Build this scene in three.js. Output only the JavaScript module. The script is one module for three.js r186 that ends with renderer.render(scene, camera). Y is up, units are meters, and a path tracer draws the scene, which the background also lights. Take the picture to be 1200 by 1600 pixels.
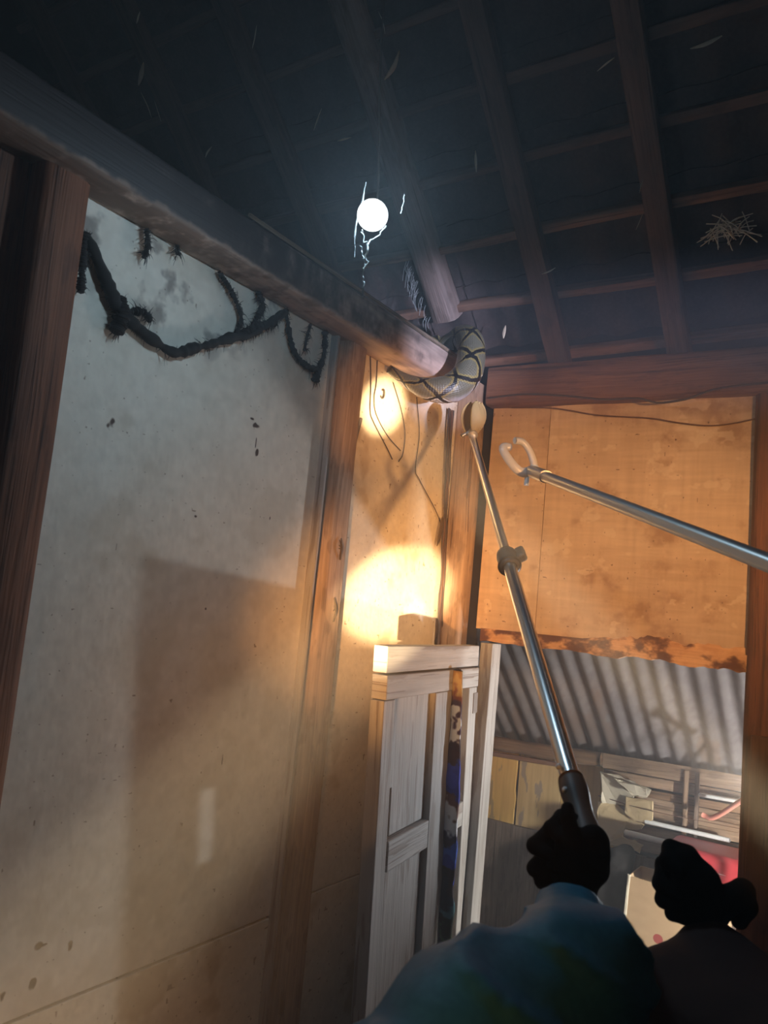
import * as THREE from 'three';
import { RoundedBoxGeometry } from 'three/addons/geometries/RoundedBoxGeometry.js';
import { mergeGeometries, mergeVertices, toCreasedNormals } from 'three/addons/utils/BufferGeometryUtils.js';

// ───────────────────────── camera, sky, exposure, large lights ─────────────────────────
const D2R = Math.PI / 180;
const scene = new THREE.Scene();
scene.background = new THREE.Color(0x000000);                 // night outside
const camera = new THREE.PerspectiveCamera(2 * Math.atan(800 / 1220) / D2R, 0.75, 0.02, 60);
camera.position.set(1.624, 2.0, 2.987);                       // phone held overhead, looking up into the corner
camera.rotation.set(7 * D2R, 34 * D2R, 5.6 * D2R, 'YXZ');
camera.focus = 3.0;
camera.userData.fStop = 6;
const renderer = new THREE.WebGLRenderer({ antialias: true });
renderer.toneMapping = THREE.LinearToneMapping;
renderer.toneMappingExposure = 1.0;
renderer.shadowMap.enabled = true;
scene.fog = new THREE.FogExp2(new THREE.Color(0.95, 0.96, 1.0), 0.05);   // thin even haze, for the glow round the bulb

const WARM = [1, 0.43, 0.11], WARMCORE = [1, 0.72, 0.40], COOL = [0.88, 0.94, 1], BLUE = [0.6, 0.68, 1];
const BULB = { at: [0.640, 2.853, 1.687], color: [0.52, 0.78, 1], intensity: 0.78 };
// unseen torches, placed out of view for what they light: [place, aimed at, light size in cm, [[colour, candela, half angle, penumbra] ...]]
const UNSEEN_TORCH = {
  beam: [[2.10, 1.30, 4.67], [0, 2.06, 0.42], 1.6, [[WARMCORE, 650, 2.5, 0.4], [WARM, 105, 6, 1], [WARM, 11, 12, 1]]],
  under: [[1.95, 1.62, 2.65], [0, 2.745, 0.655], 1.2, [[WARMCORE, 300, 2.4, 0.8], [WARM, 22, 6, 1]]],
  panel: [[3.0, 2.30, 2.3], [0.44, 2.25, 0], 8, [[[1, 0.50, 0.18], 42, 18, 1]]],
  low: [[1.35, 0.75, 3.1], [0, 0.62, 1.90], 2, [[[1, 0.55, 0.28], 1.7, 19, 0.5]]],
  snake: [[2.75, 2.15, 2.3], [0.04, 3.10, 0.30], 1.6, [[BLUE, 95, 6.5, 1]]],
  shed: [[1.135, 1.41, -0.78], [0.0, 2.05, 1.75], 3.4, [[COOL, 6, 42, 0.9]]],
};
const SHED_LAMP = { at: [2.00, 1.05, -0.42], color: [1, 0.95, 0.86], intensity: 14 };  // unseen lamp behind the right wall, placed to light the shed

// ───────────────────────── helpers ─────────────────────────
function rng(seed) { let a = seed >>> 0; return () => { a = (a + 0x6D2B79F5) | 0; let t = Math.imul(a ^ (a >>> 15), 1 | a); t = (t + Math.imul(t ^ (t >>> 7), 61 | t)) ^ t; return ((t ^ (t >>> 14)) >>> 0) / 4294967296; }; }
function hash(x, y, z) { let h = Math.imul(x | 0, 374761393) ^ Math.imul(y | 0, 668265263) ^ Math.imul(z | 0, 1274126177); h = Math.imul(h ^ (h >>> 13), 1274126177); return ((h ^ (h >>> 16)) >>> 0) / 4294967296; }
const sm = (t) => t * t * (3 - 2 * t), lerp = (a, b, t) => a + (b - a) * t, clamp = (x, a, b) => Math.min(b, Math.max(a, x));
const step = (a, b, x) => sm(clamp((x - a) / (b - a), 0, 1));
function noise3(x, y, z) {
  const i = Math.floor(x), j = Math.floor(y), k = Math.floor(z), u = sm(x - i), v = sm(y - j), w = sm(z - k);
  const h = (a, b, c) => hash(i + a, j + b, k + c);
  return lerp(lerp(lerp(h(0, 0, 0), h(1, 0, 0), u), lerp(h(0, 1, 0), h(1, 1, 0), u), v), lerp(lerp(h(0, 0, 1), h(1, 0, 1), u), lerp(h(0, 1, 1), h(1, 1, 1), u), v), w);
}
function noiseP(x, y, px, py, s) {                            // tiles with period px, py
  const i = Math.floor(x), j = Math.floor(y), u = sm(x - i), v = sm(y - j), m = (a, n) => ((a % n) + n) % n;
  const h = (a, b) => hash(m(i + a, px), m(j + b, py), s);
  return lerp(lerp(h(0, 0), h(1, 0), u), lerp(h(0, 1), h(1, 1), u), v);
}
function fbm(u, v, px, py, s, oct = 4) { let a = 0.5, r = 0, n = 0; for (let o = 0; o < oct; o++) { r += a * noiseP(u * px, v * py, px, py, s + o * 17); n += a; a *= 0.55; px *= 2; py *= 2; } return r / n; }
function tex(w, h, fn, srgb = true) {
  const d = new Uint8Array(w * h * 4);
  for (let j = 0; j < h; j++) for (let i = 0; i < w; i++) {
    const c = fn((i + 0.5) / w, (j + 0.5) / h, i, j), o = (j * w + i) * 4;
    d[o] = clamp(c[0], 0, 255); d[o + 1] = clamp(c[1], 0, 255); d[o + 2] = clamp(c[2], 0, 255); d[o + 3] = 255;
  }
  const t = new THREE.DataTexture(d, w, h, THREE.RGBAFormat);
  t.magFilter = THREE.LinearFilter; t.minFilter = THREE.LinearFilter; t.wrapS = t.wrapT = THREE.RepeatWrapping;
  if (srgb) t.colorSpace = THREE.SRGBColorSpace;
  t.needsUpdate = true; return t;
}
const mix3 = (a, b, t) => [lerp(a[0], b[0], t), lerp(a[1], b[1], t), lerp(a[2], b[2], t)];

const used = {};
function numbered(n) { const k = used[n] = (used[n] ?? -1) + 1; return k ? n + '_' + String(k).padStart(3, '0') : n; }
function shade(o) { o.castShadow = true; o.receiveShadow = true; return o; }
function mesh(name, geo, mat, parent) { const m = shade(new THREE.Mesh(geo, mat)); m.name = parent === scene || !parent ? numbered(name) : name; (parent ?? scene).add(m); return m; }
function part(name, geo, mat, parent) {
  const m = shade(new THREE.Mesh(geo, mat)); const n = parent.children.filter((c) => c.name.replace(/_\d{3}$/, '') === name).length;
  m.name = n ? name + '_' + String(n).padStart(3, '0') : name; parent.add(m); return m;
}
function tag(o, label, category, group, kind) { if (label) o.userData.label = label; if (category) o.userData.category = category; if (group) o.userData.group = group; if (kind) o.userData.kind = kind; return o; }
function thing(name, label, category, at = [0, 0, 0], group) { const g = new THREE.Group(); g.name = numbered(name); g.position.set(...at); scene.add(g); return tag(g, label, category, group); }
function setting(name, at = [0, 0, 0]) { const g = new THREE.Group(); g.name = name; g.position.set(...at); g.userData.kind = 'structure'; scene.add(g); return g; }

function uvBox(g, grain = 'y', off = [0, 0]) {                // uv in metres, v along the grain
  const p = g.attributes.position, n = g.attributes.normal, uv = new Float32Array(p.count * 2);
  for (let i = 0; i < p.count; i++) {
    const P = { x: p.getX(i), y: p.getY(i), z: p.getZ(i) }, N = [Math.abs(n.getX(i)), Math.abs(n.getY(i)), Math.abs(n.getZ(i))];
    const ax = N[0] >= N[1] && N[0] >= N[2] ? 'x' : N[1] >= N[2] ? 'y' : 'z', rest = ['x', 'y', 'z'].filter((a) => a !== ax);
    const v = rest.includes(grain) ? grain : rest[1], u = rest.find((a) => a !== v);
    uv[i * 2] = P[u] + off[0]; uv[i * 2 + 1] = P[v] + off[1];
  }
  g.setAttribute('uv', new THREE.BufferAttribute(uv, 2)); return g;
}
let boxSeed = 1;
function box(w, h, d, x = 0, y = 0, z = 0, { r = 0.003, grain = 'y' } = {}) {
  const g = new RoundedBoxGeometry(w, h, d, 2, Math.min(r, w / 3, h / 3, d / 3)); g.translate(x, y, z);
  boxSeed++; return uvBox(g, grain, [hash(boxSeed, 1, 1) * 3, hash(boxSeed, 2, 1) * 3]);
}
const span = (x0, x1, y0, y1, z0, z1, o) => box(x1 - x0, y1 - y0, z1 - z0, (x0 + x1) / 2, (y0 + y1) / 2, (z0 + z1) / 2, o);
const V = (...a) => new THREE.Vector3(...a);

// a bar of rounded rectangular section from A to B, slightly hewn
function timber(A, B, w, h, { up = [0, 1, 0], hew = 0.004, seed = 1, round = 0.18, n = 14, taper = 1, own = false } = {}) {
  const a = V(...A), b = V(...B), dir = b.clone().sub(a), L = dir.length(); dir.normalize();
  const side = V().crossVectors(dir, V(...up)).normalize(), top = V().crossVectors(side, dir);
  const sec = [], c = round * Math.min(w, h);
  for (const [sx, sy] of [[1, 1], [-1, 1], [-1, -1], [1, -1]]) {
    const cx = sx * (w / 2 - c), cy = sy * (h / 2 - c), o = [[0, 0], [-1, 1], [-1, -1], [1, -1]].length;
    const base = Math.atan2(sy, sx);
    for (const t of [-0.7, 0, 0.7]) sec.push([cx + Math.cos(base + t) * c * 1.1, cy + Math.sin(base + t) * c * 1.1]);
  }
  const m = sec.length, pos = [], uv = [], idx = [], so = own ? 0 : hash(seed, 5, 9) * 4;
  let per = [0]; for (let i = 0; i < m; i++) { const q = sec[(i + 1) % m]; per.push(per[i] + Math.hypot(q[0] - sec[i][0], q[1] - sec[i][1])); }
  for (let k = 0; k <= n; k++) {
    const t = k / n, bx = (noise3(t * L * 1.7, seed * 3.1, 0) - 0.5) * 2 * hew, by = (noise3(t * L * 1.7, seed * 3.1, 9) - 0.5) * 2 * hew, s = lerp(1, taper, t);
    for (let i = 0; i <= m; i++) {
      const q = sec[i % m], j = (noise3(t * L * 5, (i % m) * 0.7, seed * 7.7) - 0.5) * hew;
      const P = a.clone().addScaledVector(dir, t * L).addScaledVector(side, q[0] * s + bx + Math.sign(q[0]) * j).addScaledVector(top, q[1] * s + by + Math.sign(q[1]) * j);
      pos.push(P.x, P.y, P.z); uv.push(per[i] + so, t * L + so);
    }
  }
  for (let k = 0; k < n; k++) for (let i = 0; i < m; i++) { const p = k * (m + 1) + i, q = p + m + 1; idx.push(p, p + 1, q, p + 1, q + 1, q); }
  for (const k of [0, n]) {
    const c0 = pos.length / 3, o = k * (m + 1); let s = V();
    for (let i = 0; i < m; i++) { const x = V(pos[(o + i) * 3], pos[(o + i) * 3 + 1], pos[(o + i) * 3 + 2]); s.add(x); pos.push(x.x, x.y, x.z); uv.push(sec[i][0] + so, sec[i][1] + so); }
    s.divideScalar(m); pos.push(s.x, s.y, s.z); uv.push(so, so);
    for (let i = 0; i < m; i++) { const A1 = c0 + i, B1 = c0 + (i + 1) % m; k ? idx.push(c0 + m, A1, B1) : idx.push(c0 + m, B1, A1); }
  }
  const g = new THREE.BufferGeometry(); g.setAttribute('position', new THREE.Float32BufferAttribute(pos, 3)); g.setAttribute('uv', new THREE.Float32BufferAttribute(uv, 2)); g.setIndex(idx);
  return toCreasedNormals(g, 0.9);
}
// a round tube through points; r is a number or a function of t
function tube(pts, r, { seg = 40, rad = 8, flat = 1, cap = true, tension = 0.5, twist = 0 } = {}) {
  const c = new THREE.CatmullRomCurve3(pts.map((p) => V(...p)), false, 'catmullrom', tension), fr = c.computeFrenetFrames(seg), L = c.getLength();
  const pos = [], uv = [], idx = [], R = typeof r === 'function' ? r : () => r;
  for (let k = 0; k <= seg; k++) {
    const t = k / seg, P = c.getPointAt(t), q = R(t);
    for (let i = 0; i <= rad; i++) { const a = i / rad * 2 * Math.PI, x = P.clone().addScaledVector(fr.normals[k], Math.cos(a) * q).addScaledVector(fr.binormals[k], Math.sin(a) * q * flat); pos.push(x.x, x.y, x.z); uv.push(i / rad + twist, t * L); }
  }
  for (let k = 0; k < seg; k++) for (let i = 0; i < rad; i++) { const p = k * (rad + 1) + i, s = p + rad + 1; idx.push(p, s, p + 1, p + 1, s, s + 1); }
  if (cap) for (const k of [0, seg]) { const o = pos.length / 3, P = c.getPointAt(k / seg).addScaledVector(fr.tangents[k], (k ? 1 : -1) * R(k / seg) * 0.5); pos.push(P.x, P.y, P.z); uv.push(0.5, k ? L : 0); const b = k * (rad + 1); for (let i = 0; i < rad; i++) k ? idx.push(o, b + i, b + i + 1) : idx.push(o, b + i + 1, b + i); }
  const g = new THREE.BufferGeometry(); g.setAttribute('position', new THREE.Float32BufferAttribute(pos, 3)); g.setAttribute('uv', new THREE.Float32BufferAttribute(uv, 2)); g.setIndex(idx); g.computeVertexNormals(); return g;
}
// surface nets over a signed distance function
function skin(f, lo, hi, cell) {
  const N = [0, 1, 2].map((k) => Math.ceil((hi[k] - lo[k]) / cell) + 1), [nx, ny, nz] = N, val = new Float32Array(nx * ny * nz), id = new Int32Array(nx * ny * nz).fill(-1), pos = [], idx = [];
  const at = (i, j, k) => i + nx * (j + ny * k);
  for (let k = 0; k < nz; k++) for (let j = 0; j < ny; j++) for (let i = 0; i < nx; i++) val[at(i, j, k)] = f(lo[0] + i * cell, lo[1] + j * cell, lo[2] + k * cell);
  for (let k = 0; k < nz - 1; k++) for (let j = 0; j < ny - 1; j++) for (let i = 0; i < nx - 1; i++) {
    let c = 0, sx = 0, sy = 0, sz = 0;
    const e = (a, b, d, p, q, r) => { const v0 = val[at(i + a, j + b, k + d)], v1 = val[at(i + p, j + q, k + r)]; if ((v0 < 0) !== (v1 < 0)) { const t = v0 / (v0 - v1); sx += i + a + (p - a) * t; sy += j + b + (q - b) * t; sz += k + d + (r - d) * t; c++; } };
    e(0, 0, 0, 1, 0, 0); e(0, 1, 0, 1, 1, 0); e(0, 0, 1, 1, 0, 1); e(0, 1, 1, 1, 1, 1); e(0, 0, 0, 0, 1, 0); e(1, 0, 0, 1, 1, 0); e(0, 0, 1, 0, 1, 1); e(1, 0, 1, 1, 1, 1); e(0, 0, 0, 0, 0, 1); e(1, 0, 0, 1, 0, 1); e(0, 1, 0, 0, 1, 1); e(1, 1, 0, 1, 1, 1);
    if (c) { id[at(i, j, k)] = pos.length / 3; pos.push(lo[0] + sx / c * cell, lo[1] + sy / c * cell, lo[2] + sz / c * cell); }
  }
  const quad = (a, b, c, d, flip) => { if (a < 0 || b < 0 || c < 0 || d < 0) return; flip ? idx.push(a, c, b, a, d, c) : idx.push(a, b, c, a, c, d); };
  for (let k = 1; k < nz - 1; k++) for (let j = 1; j < ny - 1; j++) for (let i = 1; i < nx - 1; i++) {
    const v = val[at(i, j, k)] < 0;
    if (v !== val[at(i + 1, j, k)] < 0) quad(id[at(i, j - 1, k - 1)], id[at(i, j, k - 1)], id[at(i, j, k)], id[at(i, j - 1, k)], !v);
    if (v !== val[at(i, j + 1, k)] < 0) quad(id[at(i - 1, j, k - 1)], id[at(i - 1, j, k)], id[at(i, j, k)], id[at(i, j, k - 1)], !v);
    if (v !== val[at(i, j, k + 1)] < 0) quad(id[at(i - 1, j - 1, k)], id[at(i, j - 1, k)], id[at(i, j, k)], id[at(i - 1, j, k)], !v);
  }
  const g = new THREE.BufferGeometry(); g.setAttribute('position', new THREE.Float32BufferAttribute(pos, 3)); g.setIndex(idx); g.computeVertexNormals(); return uvBox(g, 'y');
}
// distance to a chain of tapered bones [ax,ay,az,ra, bx,by,bz,rb], joined with a smooth minimum
function bones(list, k) {
  return (x, y, z) => {
    let d = 1e3;
    for (const [ax, ay, az, ra, bx, by, bz, rb] of list) {
      const ux = bx - ax, uy = by - ay, uz = bz - az, t = clamp(((x - ax) * ux + (y - ay) * uy + (z - az) * uz) / (ux * ux + uy * uy + uz * uz + 1e-9), 0, 1);
      const e = Math.hypot(x - ax - ux * t, y - ay - uy * t, z - az - uz * t) - lerp(ra, rb, t), h = Math.max(k - Math.abs(d - e), 0) / k;
      d = Math.min(d, e) - h * h * k * 0.25;
    }
    return d;
  };
}
function extrude(pts, depth, bevel = 0.002) {
  const s = new THREE.Shape(pts.map(([x, y]) => new THREE.Vector2(x, y)));
  return new THREE.ExtrudeGeometry(s, { depth, bevelEnabled: bevel > 0, bevelThickness: bevel, bevelSize: bevel, bevelSegments: 1, steps: 1, curveSegments: 6 });
}

// ───────────────────────── materials ─────────────────────────
const woodTex = tex(256, 1024, (u, v) => {
  const warp = fbm(u, v, 2, 2, 5, 3) * 0.12, g = fbm(u + warp, v, 34, 4, 11, 4), f = fbm(u, v, 110, 10, 41, 2), k = fbm(u, v, 4, 6, 71, 5), d = step(0.6, 0.72, fbm(u, v, 12, 14, 301, 4));
  const s = 158 + 46 * (g - 0.5) + 34 * (f - 0.5) + 74 * (k - 0.5) - d * 22, crack = step(0.74, 0.80, fbm(u + warp * 0.3, v, 50, 3, 91, 3)) * -46;
  return [s + crack + 14, s + crack, s + crack - 10];
});
const woodBump = tex(256, 1024, (u, v) => { const w = fbm(u, v, 2, 2, 5, 3) * 0.12, s = 255 * (0.5 * fbm(u + w, v, 34, 4, 11, 4) + 0.5 * fbm(u, v, 110, 10, 41, 2)) - step(0.74, 0.80, fbm(u + w * 0.3, v, 50, 3, 91, 3)) * 60; return [s, s, s]; }, false);
for (const t of [woodTex, woodBump]) t.repeat.set(2.5, 0.8);
const wood = (r, g, b, rough = 0.75, bump = 0.003) => new THREE.MeshStandardMaterial({ color: new THREE.Color().setRGB(r, g, b), map: woodTex, bumpMap: woodBump, bumpScale: bump, roughness: rough });
const M = {
  redWood: wood(0.36, 0.145, 0.07), darkWood: wood(0.13, 0.07, 0.045), beamWood: wood(0.50, 0.36, 0.30, 0.6, 0.0015), postWood: wood(0.92, 0.78, 0.64, 0.7, 0.0015), plateWood: wood(0.42, 0.22, 0.13),
  sootWood: wood(0.20, 0.13, 0.105, 0.9), rafterWood: wood(0.24, 0.15, 0.115, 0.85), battenWood: wood(0.52, 0.30, 0.20, 0.85), purpleWood: wood(0.55, 0.45, 0.42, 0.7), greyWood: wood(0.46, 0.41, 0.37, 0.9), paleWood: wood(0.72, 0.60, 0.46, 0.85), bamboo: wood(0.60, 0.44, 0.29, 0.6),
};
const beamTex = tex(128, 2048, (u, v) => {                      // u round the section (0.52 m), v along the beam (4.3 m): darker on the top and inner side, paler towards the free end
  const a = u * 0.52, y = v * 4.3, w = fbm(u, v, 4, 20, 5, 3) * 0.06, g = fbm(u + w, v, 20, 18, 11, 4), f = fbm(u, v, 60, 60, 41, 2), k = fbm(u, v, 3, 40, 71, 4);
  const s = 168 + 50 * (g - 0.5) + 40 * (f - 0.5) + 60 * (k - 0.5); let c = [s * 1.0, s * 0.86, s * 0.78];
  const n = (fbm(u, v, 10, 120, 7, 4) - 0.5), nearBlack = step(-0.006, 0.006, Math.max(a - 0.386, 0.135 - a) + n * 0.03) * step(3.95, 2.9, y + n * 1.2), darkTint = step(3.3, 2.6, y + n * 2) * 0.65;
  c = mix3(c, [84, 66, 56], darkTint); return mix3(c, [44, 38, 38], nearBlack * 0.93);
});
beamTex.repeat.set(1 / 0.52, 1 / 4.3);
M.darkTopBeam = new THREE.MeshStandardMaterial({ map: beamTex, bumpMap: woodBump, bumpScale: 0.0015, roughness: 0.7 });
const plasterFine = (u, v, s) => fbm(u, v, 6, 6, s, 5);
const stains = [[1.808, 2.387, 0.012, 0.016], [1.308, 2.505, 0.016, 0.009], [1.330, 2.52, 0.010, 0.006], [1.283, 1.523, 0.004, 0.018], [1.804, 1.167, 0.013, 0.01], [1.717, 1.142, 0.008, 0.012], [1.803, 1.081, 0.008, 0.018], [1.875, 1.085, 0.01, 0.014], [1.30, 2.455, 0.003, 0.02], [1.292, 2.425, 0.007, 0.012], [1.79, 1.165, 0.014, 0.003], [1.60, 2.60, 0.004, 0.004], [1.5, 2.2, 0.004, 0.003], [1.2, 2.24, 0.003, 0.006], [1.42, 1.95, 0.003, 0.003]];
const panelTex = tex(512, 1024, (u, v) => {                    // the large panel: z 0.97…1.97, y 1.02…2.93
  const z = 0.97 + u * 1.0, y = 1.02 + v * 1.91, a = plasterFine(u * 1, v, 3), b = fbm(u, v, 40, 76, 23, 3), w = fbm(u, v, 3, 6, 57, 4);
  let c = mix3([226, 219, 206], [205, 196, 180], a); c = c.map((x) => x + (b - 0.5) * 22);
  // sooty smears with a grain where cobwebs were brushed off below the beam
  const sag = 2.62 + Math.pow(Math.abs(z - 1.66) / 0.42, 2) * 0.28, sm1 = step(0.5, 0.64, fbm(u, v, 9, 16, 131, 5)) * step(sag - 0.10, sag + 0.10, y) * (y > 2.4 ? 1 : 0);
  c = mix3(c, [112, 104, 98], sm1 * 0.7);
  const dirt = step(0.60, 0.72, fbm(u, v, 5, 9, 211, 5)); c = mix3(c, [186, 174, 154], dirt * 0.35);
  c = mix3(c, [198, 184, 158], step(0.6, 0.85, w) * 0.5);
  for (const [sz, sy, rz, ry] of stains) { const d = Math.hypot((z - sz) / rz, (y - sy) / ry) + (fbm(u, v, 60, 110, 9, 2) - 0.5) * 1.6; if (d < 1) c = mix3(c, [70, 52, 42], step(1, 0.6, d)); }
  const sp = fbm(u, v, 128, 240, 77, 1); if (sp > 0.965) c = mix3(c, [110, 90, 70], 0.6);
  return c;
});
panelTex.wrapS = panelTex.wrapT = THREE.ClampToEdgeWrapping;
const limeTex = tex(512, 512, (u, v) => { const a = plasterFine(u, v, 13), b = fbm(u, v, 60, 60, 29, 3), sp = fbm(u, v, 90, 90, 5, 1); let c = mix3([228, 218, 200], [206, 194, 172], a).map((x) => x + (b - 0.5) * 20); if (sp > 0.94) c = mix3(c, [120, 96, 70], 0.6); return mix3(c, [172, 150, 118], step(0.62, 0.74, fbm(u, v, 4, 4, 99, 5)) * 0.5); });
const plasterBump = tex(512, 512, (u, v) => { const s = 255 * (0.6 * fbm(u, v, 8, 8, 3, 5) + 0.4 * fbm(u, v, 64, 64, 8, 2)); return [s, s, s]; }, false);
M.panel = new THREE.MeshStandardMaterial({ map: panelTex, bumpMap: plasterBump, bumpScale: 0.002, roughness: 0.85 });
M.lime = new THREE.MeshStandardMaterial({ map: limeTex, bumpMap: plasterBump, bumpScale: 0.002, roughness: 0.7 });
const plyTex = tex(512, 512, (u, v) => {                       // the painted board over the doorway
  const a = fbm(u, v, 3, 3, 7, 5), b = fbm(u, v, 6, 70, 19, 3), d = step(0.56, 0.8, fbm(u, v, 9, 9, 211, 6)), sp = fbm(u, v, 80, 80, 55, 1), w = fbm(u, v, 60, 5, 33, 3);
  let c = mix3([204, 178, 148], [182, 150, 118], a).map((x) => x + (b - 0.5) * 22 + (w - 0.5) * 18); c = mix3(c, [136, 98, 68], d * 0.55); if (sp > 0.962) c = mix3(c, [84, 56, 40], 0.7);
  c = mix3(c, [216, 194, 166], step(0.68, 0.74, fbm(u, v, 12, 16, 401, 4)) * 0.5); return c;
});
M.ply = new THREE.MeshStandardMaterial({ map: plyTex, bumpMap: plasterBump, bumpScale: 0.0015, roughness: 0.65 });
const paintTex = tex(256, 1024, (u, v) => {                    // old white paint worn over wood
  const g = fbm(u, v, 30, 3, 11, 4), a = fbm(u, v, 4, 4, 83, 5), chip = step(0.60, 0.68, fbm(u, v, 14, 5, 301, 5)), crack = fbm(u, v, 60, 3, 77, 2) > 0.80 ? 1 : 0;
  let c = mix3([196, 194, 190], [150, 146, 140], a).map((x) => x + (g - 0.5) * 34); c = mix3(c, [122, 108, 96], chip * 0.5); return mix3(c, [96, 80, 70], crack * 0.5);
});
paintTex.repeat.set(2.5, 0.8);
M.paint = new THREE.MeshStandardMaterial({ color: new THREE.Color().setRGB(0.8, 0.8, 0.82), map: paintTex, bumpMap: woodBump, bumpScale: 0.002, roughness: 0.7 });
const yellowTex = tex(256, 512, (u, v) => { const a = fbm(u, v, 4, 5, 83, 5), g = fbm(u, v, 30, 3, 11, 3), chip = step(0.62, 0.68, fbm(u, v, 10, 6, 301, 5)); return mix3(mix3([236, 200, 116], [208, 166, 92], a).map((x) => x + (g - 0.5) * 30), [150, 130, 104], chip * 0.7); });
yellowTex.repeat.set(2, 1);
const rotTex = tex(1024, 128, (u, v) => { const a = fbm(u, v, 40, 6, 5, 4), r = step(0.42, 0.62, fbm(u, v, 16, 3, 61, 5)), g = fbm(u, v, 8, 40, 9, 3); return mix3(mix3([214, 170, 124], [180, 130, 88], a).map((x) => x + (g - 0.5) * 30), [74, 40, 24], r * 0.85); });
rotTex.repeat.set(1 / 1.3, 1 / 0.16); rotTex.rotation = Math.PI / 2;
M.rotWood = new THREE.MeshStandardMaterial({ map: rotTex, bumpMap: plasterBump, bumpScale: 0.003, roughness: 0.9 });
M.yellow = new THREE.MeshStandardMaterial({ map: yellowTex, roughness: 0.8 });
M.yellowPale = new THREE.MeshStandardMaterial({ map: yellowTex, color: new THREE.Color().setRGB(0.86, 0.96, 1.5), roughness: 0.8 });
const tinTex = tex(512, 512, (u, v) => { const a = fbm(u, v, 8, 4, 5, 5), b = fbm(u, v, 40, 40, 9, 3), r = step(0.62, 0.72, fbm(u, v, 6, 4, 61, 5)); return mix3(mix3([144, 142, 146], [104, 102, 106], a).map((x) => x + (b - 0.5) * 26), [112, 88, 72], r * 0.45); });
M.tin = new THREE.MeshStandardMaterial({ map: tinTex, roughness: 0.55, metalness: 0.25 });
const tileTex = tex(256, 256, (u, v) => { const a = fbm(u, v, 6, 6, 5, 5), b = fbm(u, v, 40, 40, 9, 3); return mix3([78, 60, 54], [46, 38, 36], a).map((x) => x + (b - 0.5) * 24); });
tileTex.repeat.set(3, 3);
M.tile = new THREE.MeshStandardMaterial({ map: tileTex, bumpMap: plasterBump, bumpScale: 0.004, roughness: 0.95 });
const earthTex = tex(256, 256, (u, v) => mix3([104, 88, 72], [72, 60, 50], fbm(u, v, 5, 5, 5, 5)));
M.earth = new THREE.MeshStandardMaterial({ map: earthTex, roughness: 0.95 });
M.nearBlack = new THREE.MeshStandardMaterial({ color: new THREE.Color().setRGB(0.018, 0.016, 0.015), roughness: 1 });
M.web = new THREE.MeshStandardMaterial({ color: new THREE.Color().setRGB(0.30, 0.30, 0.28), roughness: 1 });
M.scrap = new THREE.MeshStandardMaterial({ color: new THREE.Color().setRGB(0.62, 0.50, 0.36), roughness: 0.9 });
M.cable = new THREE.MeshStandardMaterial({ color: new THREE.Color().setRGB(0.05, 0.035, 0.028), roughness: 0.6 });
M.greyCable = new THREE.MeshStandardMaterial({ color: new THREE.Color().setRGB(0.16, 0.13, 0.11), roughness: 0.6 });
M.brownCable = new THREE.MeshStandardMaterial({ color: new THREE.Color().setRGB(0.13, 0.06, 0.035), roughness: 0.6 });
M.leaf = new THREE.MeshStandardMaterial({ color: new THREE.Color().setRGB(0.10, 0.07, 0.04), roughness: 0.9 });
M.steel = new THREE.MeshStandardMaterial({ color: new THREE.Color().setRGB(0.78, 0.77, 0.76), roughness: 0.28, metalness: 1 });
M.dullSteel = new THREE.MeshStandardMaterial({ color: new THREE.Color().setRGB(0.6, 0.58, 0.55), roughness: 0.4, metalness: 0.9 });
M.black = new THREE.MeshStandardMaterial({ color: new THREE.Color().setRGB(0.012, 0.011, 0.011), roughness: 0.6 });
M.collar = new THREE.MeshStandardMaterial({ color: new THREE.Color().setRGB(0.10, 0.07, 0.055), roughness: 0.5 });
M.rubber = new THREE.MeshStandardMaterial({ color: new THREE.Color().setRGB(0.42, 0.30, 0.13), roughness: 0.7 });
M.clearGrip = new THREE.MeshPhysicalMaterial({ color: new THREE.Color().setRGB(0.85, 0.8, 0.74), roughness: 0.25, transmission: 0.3, thickness: 0, ior: 1.45 });
const gloveTex = tex(128, 128, (u, v) => { const s = 7 + 8 * fbm(u, v, 16, 16, 4, 3); return [s, s * 0.96, s * 0.94]; });
gloveTex.repeat.set(6, 6);
M.glove = new THREE.MeshPhysicalMaterial({ map: gloveTex, roughness: 0.95, specularIntensity: 0.3 });
const teal = tex(256, 256, (u, v) => mix3([36, 116, 146], [26, 90, 118], fbm(u, v, 6, 6, 4, 4)).map((x) => x + (fbm(u, v, 64, 64, 7, 1) - 0.5) * 12));
teal.repeat.set(3, 3);
M.teal = new THREE.MeshStandardMaterial({ map: teal, roughness: 0.6 });
M.maroon = new THREE.MeshStandardMaterial({ color: new THREE.Color().setRGB(0.03, 0.012, 0.011), roughness: 0.85 });
M.trouser = new THREE.MeshStandardMaterial({ color: new THREE.Color().setRGB(0.03, 0.03, 0.035), roughness: 0.9 });
M.skin = new THREE.MeshStandardMaterial({ color: new THREE.Color().setRGB(0.35, 0.19, 0.12), roughness: 0.6 });
M.plasticWhite = new THREE.MeshStandardMaterial({ color: new THREE.Color().setRGB(0.78, 0.82, 0.84), roughness: 0.4 });
M.sack = new THREE.MeshStandardMaterial({ color: new THREE.Color().setRGB(0.66, 0.62, 0.50), roughness: 0.7, side: THREE.DoubleSide, bumpMap: plasterBump, bumpScale: 0.004 });
M.foam = new THREE.MeshStandardMaterial({ color: new THREE.Color().setRGB(0.62, 0.50, 0.30), roughness: 0.9, bumpMap: plasterBump, bumpScale: 0.006 });
M.pink = new THREE.MeshStandardMaterial({ color: new THREE.Color().setRGB(0.85, 0.36, 0.28), roughness: 0.35 });
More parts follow.
